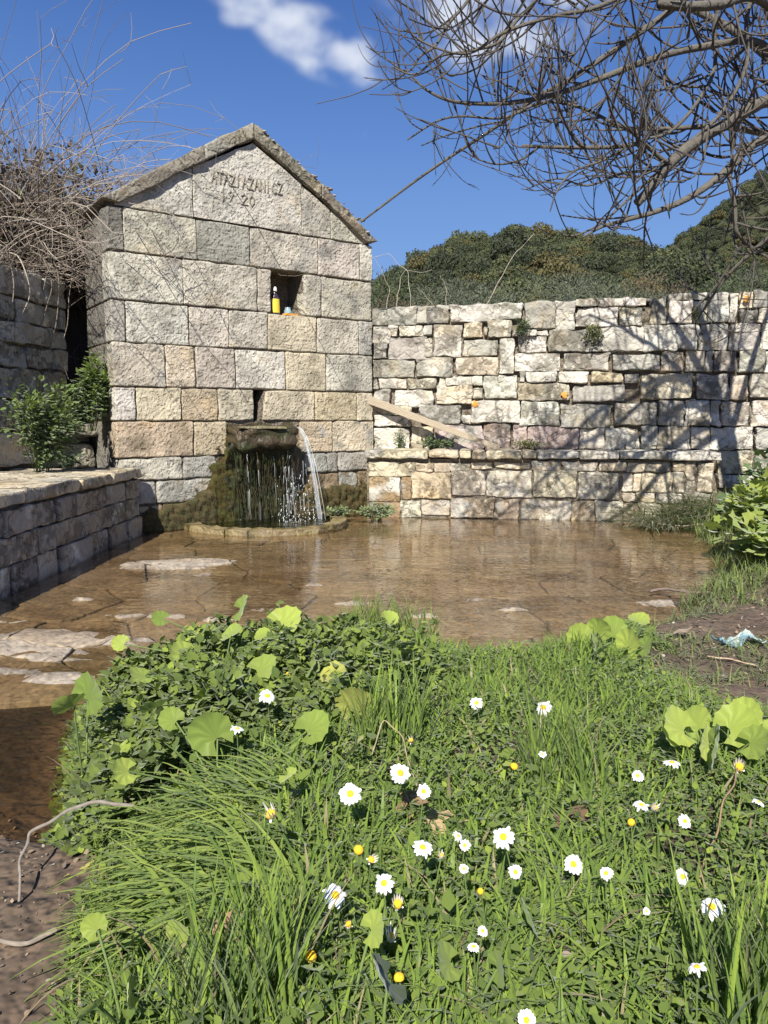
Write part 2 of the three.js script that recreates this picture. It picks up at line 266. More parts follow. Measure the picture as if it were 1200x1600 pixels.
{
  const r = rng(91), root = new THREE.Group(); root.name = 'paving'; root.userData = { kind: 'structure', label: 'stone paved court under a film of brown water' }; scene.add(root);
  const sites = []; for (let j = 0; j < 15; j++) for (let i = 0; i < 11; i++) sites.push([-2.35 + i * 0.5 + (j % 2) * 0.25 + (r() - 0.5) * 0.36, 1.75 + j * 0.42 + (r() - 0.5) * 0.32]);
  for (const [sx, sz] of sites) {
    if (sd(POOL, sx, sz) > 0.1 || Math.hypot((sx + 1.15) * 0.8, sz - 2.02) < 0.50) continue;   // no flagstones where the shadow patch is painted on the ground
    let poly = [[sx - 0.6, sz - 0.6], [sx + 0.6, sz - 0.6], [sx + 0.6, sz + 0.6], [sx - 0.6, sz + 0.6]];
    for (const [tx, tz] of sites) {
      const dx = tx - sx, dz = tz - sz, l = Math.hypot(dx, dz); if (l < 1e-6 || l > 1.3) continue;
      const k = (dx * (sx + tx) / 2 + dz * (sz + tz) / 2) / l - 0.0035, out = [];
      for (let i = 0; i < poly.length; i++) { const a = poly[i], b = poly[(i + 1) % poly.length], da = (a[0] * dx + a[1] * dz) / l - k, db = (b[0] * dx + b[1] * dz) / l - k; if (da <= 0) out.push(a); if (da * db < 0) { const t = da / (da - db); out.push([lerp(a[0], b[0], t), lerp(a[1], b[1], t)]); } }
      poly = out; if (poly.length < 3) break;
    }
    if (poly.length < 3) continue;
    const per = []; for (let i = 0; i < poly.length; i++) { const a = poly[i], b = poly[(i + 1) % poly.length], n = Math.max(1, Math.round(Math.hypot(b[0] - a[0], b[1] - a[1]) / 0.045)); for (let k = 0; k < n; k++) per.push([lerp(a[0], b[0], k / n), lerp(a[1], b[1], k / n)]); }
    const c = poly.reduce((s, p) => [s[0] + p[0] / poly.length, s[1] + p[1] / poly.length], [0, 0]), tilt = [(r() - 0.5) * 0.03, (r() - 0.5) * 0.03], base = -0.020 + (r() - 0.5) * 0.008;
    const top = (x, z) => { let h = base + tilt[0] * (x - c[0]) + tilt[1] * (z - c[1]) + 0.010 * fbm(x * 5, z * 9, 2, 4); for (const [a, b, ra, rb] of DRY) { const q = ((x - a) / ra / 1.25) ** 2 + ((z - b) / rb / 1.25) ** 2; if (q < 6) h += Math.exp(-q) * (0.028 + 0.045 * fbm(x * 7, z * 22, 7, 4)); } return Math.min(h, 0.016); };
    const pos = [], uv = [], idx = [], rings = [0.2, 0.4, 0.6, 0.8, 0.95, 1], n = per.length; pos.push(c[0], top(...c), -c[1]); uv.push(...c);
    rings.forEach((f, q) => per.forEach(p => { const x = lerp(c[0], p[0], f), z = lerp(c[1], p[1], f); pos.push(x, top(x, z) - (q === 5 ? 0.003 : 0), -z); uv.push(x, z); }));
    per.forEach(p => { pos.push(p[0], -0.075, -p[1]); uv.push(p[0], p[1] + 0.05); });
    for (let i = 0; i < n; i++) { const j = (i + 1) % n; idx.push(0, 1 + i, 1 + j); for (let q = 0; q < 6; q++) { const a = 1 + q * n; idx.push(a + i, a + n + i, a + j, a + j, a + n + i, a + n + j); } }
    const g = new THREE.BufferGeometry(); g.setAttribute('position', new THREE.Float32BufferAttribute(pos, 3)); g.setAttribute('uv', new THREE.Float32BufferAttribute(uv, 2)); g.setIndex(idx); g.computeVertexNormals();
    const k = 0.88 + r() * 0.24, w = r(); { const A = g.attributes.position, cl = []; for (let i = 0; i < A.count; i++) { const x = A.getX(i), z = A.getZ(i), s = smooth(-0.12, 0.3, fbm(x * 2.3, z * 3.4, 5, 4)); cl.push(...[0.44, lerp(0.37, 0.395, w), lerp(0.285, 0.33, w)].map((v, n) => lerp(v * k, [0.23, 0.175, 0.12][n], 0.75 * s))); } g.setAttribute('color', new THREE.Float32BufferAttribute(cl, 3)); }
    part('flagstone', g, M.paving, root);
  }
  // the water film
  const out = [[-2.04, 1.6], [-0.5, 1.5], [-0.4, 2.6], [0.6, 2.6], [1.6, 3.2], [2.4, 4.4], [2.9, 6.0], [2.9, 7.2], [0.1, 7.34], [-0.1, 7.75], [-2.04, 6.42]];
  const s = new THREE.Shape(out.map(p => new THREE.Vector2(p[0], p[1]))), wg = new THREE.ShapeGeometry(s); wg.rotateX(-Math.PI / 2);
  const wm = structure('water', wg, M.water); wm.userData.label = 'thin sheet of brown water over the paving'; wm.castShadow = false;
}

// ------------------------------------------------------------------ masonry
const R35 = 35 * Math.PI / 180, R7 = -7 * Math.PI / 180;
const tints = { cream: [0.52, 0.49, 0.415], warm: [0.54, 0.485, 0.375], grey: [0.37, 0.36, 0.325], dark: [0.22, 0.205, 0.18], pink: [0.47, 0.395, 0.365], tan: [0.50, 0.42, 0.305], wet: [0.27, 0.21, 0.135], pale: [0.60, 0.58, 0.52] };
const jit = (t, r, a = 0.12) => { const k = 1 + (r() - 0.5) * 2 * a; return t.map((v, i) => v * k * (1 + (r() - 0.5) * 0.05)); };

function noisySlab(w, h, d, amp, seed) { const g = new THREE.BoxGeometry(w, h, d, Math.max(1, Math.round(w / 0.12)), Math.max(1, Math.round(h / 0.12)), 1), p = g.attributes.position; for (let i = 0; i < p.count; i++) if (p.getZ(i) > 0) p.setZ(i, p.getZ(i) + amp * P.noise(p.getX(i) * 8 + seed, p.getY(i) * 8, 1)); const uv = g.attributes.uv; for (let i = 0; i < p.count; i++) uv.setXY(i, p.getX(i) + p.getZ(i), p.getY(i)); g.computeVertexNormals(); return g; }

// --- the spring house
{
  const f = thing('spring_house', 'gabled limestone spring house with carved date, niche and mossy water spout', 'fountain', [-0.112, 0, -7.797], R35);
  const r = rng(5), blk = (x0, y0, x1, y1, t, o = {}, j) => part('block', quadStone(x0 + 0.004, y0 + 0.005, x1 - 0.004, y1 - 0.005, (o.z ?? 0) + (r() - 0.5) * 0.012, o.depth ?? 0.2, Object.assign({ amp: 0.013, freq: 8, round: 0.010 + 0.010 * r(), tint: jit(t, r).map(v => v * 1.08), vary: 0.24, cell: 0.06 }, o), j ?? [0, 1, 2, 3].map(() => (r() - 0.5) * 0.008)), o.mat ?? M.ashlar, f);
  const { cream, warm, grey, dark, tan, wet, pale } = tints, lg = { spot: grey };
  // courses, bottom edge, top edge and joints
  const rows = [
    [2.305, 2.652, [[-2.575, -2.44, dark], [-2.44, -1.82, cream, lg], [-1.82, -1.32, grey], [-1.32, -0.62, cream, lg], [-0.62, -0.15, cream, lg], [-0.15, 0, cream]]],
    [1.918, 2.305, [[-2.575, -1.95, cream, lg], [-1.95, -1.26, cream], [-1.26, -1.116, cream], [-0.777, -0.59, cream], [-0.59, 0, cream, lg]]],
    [1.58, 1.918, [[-2.575, -2.45, grey], [-2.45, -1.91, pale], [-1.91, -1.54, cream], [-1.54, -1.16, cream], [-1.16, -0.64, warm], [-0.64, -0.16, cream], [-0.16, 0, grey]]],
    [1.218, 1.58, [[-2.57, -2.13, cream, lg], [-2.13, -1.86, warm], [-1.86, -1.49, cream], [-1.49, -0.98, pale], [-0.98, -0.54, warm], [-0.54, 0, cream, lg]]],
    [0.933, 1.218, [[-2.57, -2.39, pale], [-2.39, -2.0, warm], [-2.0, -1.66, tan], [-1.66, -1.312, warm], [-1.235, -0.67, warm], [-0.67, -0.19, tan], [-0.19, 0, warm]]],
    [0.625, 0.933, [[-2.57, -1.9, tan, { spot: [0.33, 0.27, 0.19] }], [-1.9, -1.58, tan], [-0.84, -0.48, tan, { spot: grey }], [-0.48, 0.015, warm, { spot: grey }]]],
    [0.43, 0.625, [[-2.57, -2.01, cream, lg], [-2.01, -1.69, grey], [-0.8, -0.55, grey], [-0.55, -0.43, grey], [-0.43, 0.02, grey]]],
    [0.225, 0.43, [[-2.57, -2.25, grey], [-2.25, -1.69, grey, { spot: wet }], [-0.8, -0.42, wet, { spot: [0.2, 0.15, 0.06] }], [-0.42, -0.2, grey, { spot: wet }], [-0.2, 0.03, wet]]],
    [-0.06, 0.225, [[-2.57, -2.2, wet], [-2.2, -1.69, wet, { spot: [0.10, 0.10, 0.03] }], [-0.8, -0.35, wet, { spot: [0.12, 0.10, 0.03] }], [-0.35, 0.04, wet]]],
  ];
  rows.forEach(([y0, y1, list], k) => list.forEach(([x0, x1, t, o = {}]) => {
    const j = k === 4 && x0 === -1.235 ? [0, 0, 0, 0.04] : undefined;
    blk(x0, y0 + (r() - 0.5) * 0.006, x1, y1, t, Object.assign({}, o, k > 5 ? { z: 0.02, amp: 0.016, round: 0.022, mat: k > 6 ? M.wetStone : M.ashlar } : {}), j);
  }));
  // the back of the spout bay, dark wet stones
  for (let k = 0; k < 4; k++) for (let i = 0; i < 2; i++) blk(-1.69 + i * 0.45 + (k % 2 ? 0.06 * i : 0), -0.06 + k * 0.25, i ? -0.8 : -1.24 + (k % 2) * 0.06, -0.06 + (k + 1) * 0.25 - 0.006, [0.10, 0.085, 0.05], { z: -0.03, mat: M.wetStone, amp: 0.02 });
  // gable stones: bottoms on the eaves course, tops following the rakes
  const rake = x => x < -1.283 ? 2.672 + (x + 2.575) * 0.5525 : 2.672 - x * 0.5525;
  const gst = (xs, t, o = {}) => { // polygon prism as a rock with slanted top
    const [x0, x1] = xs, y0 = 2.657, a = rake(x0) - 0.012, b = rake(x1) - 0.012;
    const c = [V(x0, y0, 0), V(x1, y0, 0), V(x1, Math.max(b, y0 + 0.02), 0), V(x0, Math.max(a, y0 + 0.02), 0)]; return part('block', rock([...c, ...c.map(p => p.clone().setZ(-0.2))], Object.assign({ amp: 0.009, freq: 8, round: 0.01, tint: jit(t, r), vary: 0.15 }, o)), M.ashlar, f);
  };
  gst([-2.5, -1.845], pale); gst([-0.795, -0.485], cream, lg); gst([-0.478, -0.07], cream);
  const tablet = (() => { // the inscribed stone: a five-sided slab rising to the apex
    const x0 = -1.838, x1 = -0.802, ax = -1.283, y0 = 2.66, mk = (a, b) => { const c = [V(a, y0, 0.004), V(b, y0, 0.004), V(b, rake(b) - 0.012, 0.004), V(a, rake(a) - 0.012, 0.004)]; return rock([...c, ...c.map(p => p.clone().setZ(-0.2))], { amp: 0.010, freq: 8, round: 0.003, tint: pale, vary: 0.13, spot: [0.55, 0.52, 0.46] }); };
    stoneSeed = 400; const A = mk(x0, ax + 0.002); stoneSeed = 400; const B = mk(ax - 0.002, x1); return part('inscription_slab', merge([A, B]), M.ashlar, f);
  })();
  // raised letters
  const glyph = { A: [[0, 0, .5, 1], [.5, 1, 1, 0], [.22, .4, .78, .4]], T: [[0, 1, 1, 1], [.5, 0, .5, 1]], S: [[0, 1, .95, 1], [.95, 1, .05, 0], [.05, 0, 1, 0]], I: [[.5, 0, .5, 1]], N: [[0, 0, 0, 1], [0, 1, 1, 0], [1, 0, 1, 1]], C: [[.95, .85, .45, 1], [.45, 1, .05, .6], [.05, .6, .1, .25], [.1, .25, .5, 0], [.5, 0, .95, .12]], 1: [[.5, 0, .5, 1], [.5, 1, .2, .75]], 9: [[.9, .7, .5, 1], [.5, 1, .1, .72], [.1, .72, .5, .45], [.5, .45, .9, .7], [.9, .7, .3, 0]], 2: [[.05, .8, .5, 1], [.5, 1, .9, .75], [.9, .75, 0, 0], [0, 0, 1, 0]], 0: [[.5, 1, .1, .7], [.1, .7, .1, .3], [.1, .3, .5, 0], [.5, 0, .9, .3], [.9, .3, .9, .7], [.9, .7, .5, 1]] };
  const letter = (ch, x, y, w, h) => part('letter', merge(glyph[ch].map(([a, b, c, d]) => { const p = V(x + a * w, y + b * h, 0.007), q = V(x + c * w, y + d * h, 0.007); const e = q.clone().sub(p).normalize().multiplyScalar(0.006); return paint(rod([p.sub(e), q.clone().add(p).multiplyScalar(0.5), q.add(e)], 0.0062, 0.0062, 6, 2), [0.66, 0.61, 0.51]); })), M.ashlar, tablet);
  [..."ATASIASANICS"].forEach((c, i) => letter(c, -1.675 + i * 0.0575, 2.972 + (i % 3) * 0.004, c === 'I' ? 0.03 : 0.043, 0.088));
  letter('1', -1.59, 2.842, 0.035, 0.085); letter('9', -1.525, 2.842, 0.05, 0.085); letter('2', -1.40, 2.832, 0.055, 0.088); letter('0', -1.325, 2.832, 0.05, 0.088);
  // core of the building behind the facing, with the niche and the slit left open
  const s = new THREE.Shape([[-2.55, -0.1], [-0.02, -0.1], [-0.02, 2.66], [-1.283, 3.36], [-2.55, 2.66]].map(p => new THREE.Vector2(...p)));
  const hole = pts => s.holes.push(new THREE.Path(pts.map(p => new THREE.Vector2(...p))));
  hole([[-1.112, 1.90], [-0.775, 1.90], [-0.775, 2.31], [-1.112, 2.31]]); hole([[-1.312, 0.93], [-1.262, 0.93], [-1.2, 1.22], [-1.312, 1.22]]);
  const cg = new THREE.ExtrudeGeometry(s, { depth: 0.30, bevelEnabled: false }); cg.translate(0, 0, -0.328); part('core', cg, M.mortar, f);
  const bg = new THREE.ExtrudeGeometry(new THREE.Shape(s.getPoints()), { depth: 0.44, bevelEnabled: false }); bg.translate(0, 0, -0.77); part('core', bg, M.mortar, f);
  // left side face: quoins returning along the flank
  [2.305, 1.918, 1.58, 1.218, 0.933, 0.5].map((y, k) => [y, [2.66, 2.305, 1.918, 1.58, 1.218, 0.933][k], [0.215, 0.20, 0.175]]).forEach(([y0, y1, t], k) => {
    const cut = k % 2 ? 0.3 : 0.45, mk = (a, b, t2) => { const x = -2.556 - r() * 0.008, c = [V(x, y0 + 0.005, -b), V(x, y0 + 0.005, -a), V(x, y1 - 0.005, -a), V(x, y1 - 0.005, -b)]; part('quoin', rock([...c, ...c.map(p => p.clone().setX(p.x + 0.15))], { amp: 0.008, round: 0.012, tint: jit(t2, r), vary: 0.15 }), M.ashlar, f); };
    mk(0.208, cut, t); mk(cut + 0.008, 0.775, t);
  });
  // niche lining
  for (const [a, b] of [[[-1.135, 1.9, -0.33], [-1.114, 2.3, -0.2]], [[-0.777, 1.9, -0.33], [-0.756, 2.3, -0.2]]]) { const g = new THREE.BoxGeometry(b[0] - a[0], b[1] - a[1], b[2] - a[2]); g.translate((a[0] + b[0]) / 2, (a[1] + b[1]) / 2, (a[2] + b[2]) / 2); part('niche_cheek', paint(g, [0.3, 0.27, 0.22]), M.ashlar, f); }
  // roof coping: two slabs on each rake, lower ends cut level
  const cop = (ax, ay0, ay1, bx, by0, by1, o = {}) => { const z = 0.045, c = [V(ax, ay0, z), V(bx, by0, z), V(bx, by1, z), V(o.tx ?? ax, ay1, z)]; return part('coping', rock([...c, ...c.map(p => p.clone().setZ(-0.79))], { amp: 0.014, freq: 9, round: 0.018, tint: jit(o.t ?? [0.33, 0.305, 0.25], r), vary: 0.25, spot: o.spot ?? [0.20, 0.18, 0.15], cell: 0.06 }), M.rubble, f); };
  cop(-2.47, 2.668, 2.690, -1.745, 3.128, 3.258, { tx: -2.62 }); cop(-1.738, 3.132, 3.262, -1.285, 3.398, 3.535, { t: [0.36, 0.34, 0.30] });
  cop(-1.278, 3.395, 3.535, -0.60, 3.006, 3.136, { t: [0.36, 0.33, 0.27], spot: [0.16, 0.135, 0.11] });
  { const z = 0.045, c = [V(-0.592, 3.002, z), V(-0.1, 2.67, z), V(0.045, 2.69, z), V(-0.592, 3.132, z)]; part('coping', rock([...c, ...c.map(p => p.clone().setZ(-0.79))], { amp: 0.014, freq: 9, round: 0.018, tint: [0.35, 0.32, 0.26], vary: 0.25, spot: [0.16, 0.135, 0.11], cell: 0.06 }), M.rubble, f); }
  // moss and lichen cushions on the right-hand coping
  { const gs = [], q = rng(8); for (let i = 0; i < 260; i++) { const t = q(), x = lerp(-1.27, 0.02, t), y = rake(x) + 0.128 + q() * 0.02 - (x > -0.1 ? 0.1 : 0), g = new THREE.IcosahedronGeometry(0.008 + q() * q() * 0.022, 1); g.scale(1.3, 0.7, 1.2); g.translate(x, y, 0.05 - q() * 0.5); paint(g, q() < 0.5 ? [0.22, 0.18, 0.14] : q() < 0.5 ? [0.15, 0.16, 0.06] : [0.34, 0.31, 0.27]); gs.push(g); } part('lichen', merge(gs), M.moss, f).userData.kind = 'stuff'; }
  // the spout: a projecting trough stone, hollowed on top, with a lip on the right
  const tr = part('trough', rock([V(-1.61, 0.68, 0.27), V(-1.0, 0.66, 0.30), V(-0.96, 0.885, 0.28), V(-1.63, 0.885, 0.25), V(-1.58, 0.70, -0.12), V(-0.98, 0.68, -0.12), V(-0.98, 0.885, -0.12), V(-1.58, 0.885, -0.12)], { amp: 0.055, freq: 7, round: 0.085, tint: [0.07, 0.052, 0.026], vary: 0.35, spot: [0.045, 0.05, 0.014], cell: 0.035 }), M.wetStone, f);
  part('trough_rim', rock([V(-1.58, 0.866, 0.268), V(-1.13, 0.862, 0.29), V(-1.13, 0.888, 0.285), V(-1.58, 0.89, 0.262), V(-1.58, 0.866, 0.20), V(-1.13, 0.862, 0.20), V(-1.13, 0.888, 0.20), V(-1.58, 0.89, 0.20)], { amp: 0.012, freq: 9, round: 0.012, tint: [0.30, 0.27, 0.16], vary: 0.3, spot: [0.09, 0.085, 0.03] }), M.wetStone, tr);
  // moss: ragged mats clinging to the stone, with a pile of short fibres
  const mat = (name, x0, x1, y0, y1, inside, z, thick, c0, c1, mt, seed) => {
    const st = 0.0125, nx = Math.ceil((x1 - x0) / st), ny = Math.ceil((y1 - y0) / st), pos = [], cl = [], idx = [], ok = [], q = rng(seed), gs = [];
    for (let j = 0; j <= ny; j++) for (let i = 0; i <= nx; i++) {
      const x = x0 + i * st, y = y0 + j * st, e = inside(x, y) + 0.9 * fbm(x * 9, y * 9, seed, 3), k = smooth(0, 0.35, e), n = fbm(x * 22, y * 16, seed + 3, 4);
      ok.push(e > 0); pos.push(x + (q() - 0.5) * 0.006, y + (q() - 0.5) * 0.006, z(x, y) + thick * k * (0.55 + 1.1 * n) - 0.012 * (1 - k));
      const t = clamp(0.5 + 1.7 * fbm(x * 13, y * 13, seed + 9, 4)), v = 0.75 + 0.5 * q(); cl.push(...c0.map((a, m) => lerp(a, c1[m], t) * v));
      if (e > 0.02) for (let s = 0; s < 2; s++) { const L = 0.008 + q() * 0.02, a = q() * 6.28, p = V(x + (q() - 0.5) * st, y + (q() - 0.5) * st, pos[pos.length - 1]); const w = 0.0022, d = V(Math.cos(a) * 0.5, -0.3 - q() * 0.6, 0.55).multiplyScalar(L), g = [p.x - w, p.y, p.z, p.x + w, p.y, p.z, p.x + d.x, p.y + d.y, p.z + d.z]; const u = 0.7 + q() * 0.8; gs.push([g, c0.map((b, m) => lerp(b, c1[m], q()) * u)]); }
    }
    for (let j = 0; j < ny; j++) for (let i = 0; i < nx; i++) { const a = j * (nx + 1) + i, b = a + nx + 1; if (ok[a] && ok[a + 1] && ok[b] && ok[b + 1]) idx.push(a, a + 1, b, a + 1, b + 1, b); }
    let base = pos.length / 3; for (const [g, c] of gs) { pos.push(...g); for (let k = 0; k < 3; k++) cl.push(...c); idx.push(base, base + 1, base + 2); base += 3; }
    const g = new THREE.BufferGeometry(); g.setAttribute('position', new THREE.Float32BufferAttribute(pos, 3)); g.setAttribute('color', new THREE.Float32BufferAttribute(cl, 3)); g.setIndex(idx); g.computeVertexNormals(); part(name, g, mt, f).userData.kind = 'stuff';
  };
  mat('moss', -2.0, -1.5, 0.0, 0.93, (x, y) => 4 * Math.min(x + 1.84 - 0.10 * smooth(0.25, 0.5, y) - 0.2 * smooth(0.5, 0.9, y), -1.53 - x + 0.05), () => 0.03, 0.03, [0.060, 0.038, 0.010], [0.046, 0.052, 0.008], M.moss, 21);
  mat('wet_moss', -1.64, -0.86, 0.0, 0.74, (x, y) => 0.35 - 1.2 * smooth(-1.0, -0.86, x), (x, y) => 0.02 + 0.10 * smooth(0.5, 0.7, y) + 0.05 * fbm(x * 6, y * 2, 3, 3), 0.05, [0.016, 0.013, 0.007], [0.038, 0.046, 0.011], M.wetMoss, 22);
  { const q = rng(25), gs = []; for (let i = 0; i < 420; i++) { const x = lerp(-1.6, -0.95, q()), y = 0.12 + q() * 0.58, L = 0.05 + q() * 0.14, z = 0.06 + 0.10 * smooth(0.4, 0.68, y) + q() * 0.06; gs.push(rod([V(x, y, z), V(x + (q() - 0.5) * 0.02, y - L * 0.5, z + 0.008), V(x + (q() - 0.5) * 0.03, y - L, z + 0.004)], 0.003, 0.001, 4, 1, q() < 0.35 ? [0.055, 0.038, 0.016] : [0.022 + 0.03 * q(), 0.030 + 0.03 * q(), 0.008])); } part('hanging_moss', merge(gs), M.wetMoss, f).userData.kind = 'stuff'; }
  mat('moss', -2.45, -1.75, 0.0, 0.36, (x, y) => 1.1 - 5.5 * y + 0.8 * smooth(-2.2, -1.8, x), () => 0.035, 0.04, [0.075, 0.054, 0.022], [0.036, 0.038, 0.012], M.moss, 23);
  mat('moss', -0.92, 0.16, 0.0, 0.42, (x, y) => 1.35 - 4.6 * y - 1.2 * smooth(-0.1, 0.16, x), () => 0.04, 0.05, [0.085, 0.058, 0.020], [0.040, 0.040, 0.012], M.moss, 24);
  shade(f);
  // the low stone kerb round the catch basin
  const kerb = thing('basin_kerb', 'low curved stone kerb of the catch basin under the waterfall', 'basin', [-0.112, 0, -7.797], R35);
  const N = 13, cu = -1.30, co = 0.12, ra = [0.60, 0.74], rb = [0.70, 0.84];
  for (let i = 0; i < N; i++) { const a0 = Math.PI * (1.06 - i * 1.12 / N) - 0.0, a1 = Math.PI * (1.06 - (i + 1) * 1.12 / N), P4 = (y, sw) => [[ra[1], rb[1], a0], [ra[1], rb[1], a1], [ra[0], rb[0], a1], [ra[0], rb[0], a0]].map(([u, v, a]) => V(cu + u * Math.cos(a), y, co + v * Math.sin(a))); const lo = P4(-0.07), hi = P4(0.046 + 0.004 * r()); part('kerb_stone', rock([lo[0], lo[1], hi[1], hi[0], lo[3], lo[2], hi[2], hi[3]], { amp: 0.020, round: 0.008, freq: 9, tint: jit([0.27, 0.215, 0.115], r, 0.05), vary: 0.3, spot: [0.13, 0.105, 0.035], cell: 0.04 }), M.wetStone, kerb); }
  const bw = new THREE.CircleGeometry(1, 40); bw.scale(0.66, 0.76, 1); bw.rotateX(-Math.PI / 2); bw.translate(cu, 0.032, co); const bwm = part('basin_water', bw, M.basinWater, kerb); bwm.castShadow = false;
  const bf = new THREE.CircleGeometry(1, 30); bf.scale(0.66, 0.76, 1); bf.rotateX(-Math.PI / 2); bf.translate(cu, -0.015, co); part('basin_floor', paint(bf, [0.07, 0.075, 0.03]), M.wetMoss, kerb);
  // falling water
  const wf = thing('falling_water', 'clear water pouring from the mossy spout into the basin', 'waterfall', [-0.112, 0, -7.797], R35);
  const w = rng(40), jets = [];
  const arc = (x, z, vx, vz, y0, y1, n = 7) => { const T = Math.sqrt((y0 - y1) * 2 / 9.8), a = []; for (let i = 0; i <= n; i++) { const t = T * i / n; a.push(V(x + vx * t + (i ? (w() - 0.5) * 0.006 : 0), y0 - 4.9 * t * t, z + vz * t)); } return a; };
  { // one wobbling ribbon of water, wider than thick, with a few threads peeling off it
    const p = arc(-1.02, 0.27, 0.40, 0.27, 0.878, 0.03, 30), pos = [], idx = [], S = 18; p.forEach((c, i) => { const k = i / 30, wd = lerp(0.017, 0.020, k) * (1 + 0.7 * P.noise(k * 9, 2, 1)), th = lerp(0.010, 0.006, k); for (let n = 0; n <= S; n++) { const a = n / S * 6.2832, e = 1 + 0.55 * P.noise(Math.cos(a) * 2.2 + 4, k * 14, Math.sin(a) * 2.2) * (0.4 + 1.3 * k); pos.push(c.x + Math.cos(a) * wd * e, c.y, c.z + Math.sin(a) * th * e); } });
    for (let i = 0; i < 30; i++) for (let n = 0; n < S; n++) { const q = i * (S + 1) + n, r2 = q + S + 1; idx.push(q, q + 1, r2, q + 1, r2 + 1, r2); }
    const g = new THREE.BufferGeometry(); g.setAttribute('position', new THREE.Float32BufferAttribute(pos, 3)); g.setAttribute('normal', new THREE.Float32BufferAttribute(pos.map(() => 0), 3)); g.setAttribute('uv', new THREE.Float32BufferAttribute(pos.slice(0, pos.length / 3 * 2).map(() => 0), 2)); g.setIndex(idx); g.computeVertexNormals(); part('jet', g, M.jet, wf);
    for (let i = 0; i < 8; i++) { const c = arc(-1.03 + w() * 0.03, 0.28, 0.34 + 0.16 * w(), 0.24 + 0.1 * w(), 0.872, 0.03, 14), s0 = w() * 9 | 0; jets.push(rod(c.slice(s0, s0 + 4 + (w() * 6 | 0)), 0.0022, 0.0009, 5, 1)); }
    part('thread', merge(jets), M.foam, wf);
  }
  const strands = []; for (let i = 0; i < 20; i++) { const x = i < 13 ? lerp(-1.15, -0.93, w()) : lerp(-1.56, -1.0, w()), y0 = lerp(0.40, 0.68, w()), p = arc(x, 0.20 + w() * 0.1, (w() - 0.4) * 0.22, (w() - 0.3) * 0.14, y0, 0.03 + w() * 0.1, 12); for (let k = 0; k < 12;) { const n = 2 + (w() * 3 | 0), e = Math.min(12, k + n); if (e - k > 1) strands.push(rod(p.slice(k, e + 1), 0.0008 + w() * 0.0013, 0.0006, 4, 1)); k = e + 1 + (w() * 3 | 0); } }
  part('strands', merge(strands), M.foam, wf).userData.kind = 'stuff';
  const drops = []; for (let i = 0; i < 190; i++) { const s = 0.0012 + w() * w() * 0.0032, g = new THREE.IcosahedronGeometry(s, 1), y = 0.03 + w() * w() * 0.5, x = lerp(-1.24, -0.88, w()) + (w() - 0.5) * 0.2 * (0.5 - y); g.scale(1, 1 + w() * 3, 1); g.translate(x, y, 0.2 + w() * 0.26); drops.push(g); }
  part('droplets', merge(drops), M.foam, wf).userData.kind = 'stuff';
}

// --- the rubble walls
function facing(root, list, o = {}) {   // list: [x0, y0, x1, y1] in centimetres
  const r = rng(o.seed ?? 3);
  list.forEach((s, i) => {
    const [x0, y0, x1, y1] = s.map(v => v / 100), t = o.tint ? o.tint(x0, y0, x1, y1, r) : tints.cream, small = Math.min(x1 - x0, y1 - y0), j = [0, 1, 2, 3].map(() => (r() - 0.5) * 0.022);
    part('stone', quadStone(x0 - 0.002, y0 - 0.004, x1 + 0.002, y1 + 0.004, (0.016 + r() * 0.034) * (1 - (o.flush ?? 0)), 0.15, Object.assign({ amp: 0.026, freq: 8, round: Math.min(0.012, small * 0.2), tint: jit(t, r, 0.14).map(x => x * 1.08), vary: 0.2, spot: r() < 0.45 ? tints.grey : r() < 0.5 ? tints.pale : null, cell: 0.045 }, o.rock ?? {}), j), o.mat ?? M.rubble, root);
  });
}
const core = (root, x0, y0, x1, y1, z0, z1, seed) => { const g = noisySlab(x1 - x0, y1 - y0, z1 - z0, 0.02, seed); g.translate((x0 + x1) / 2, (y0 + y1) / 2, (z0 + z1) / 2); part('mortar', g, M.mortar, root); };
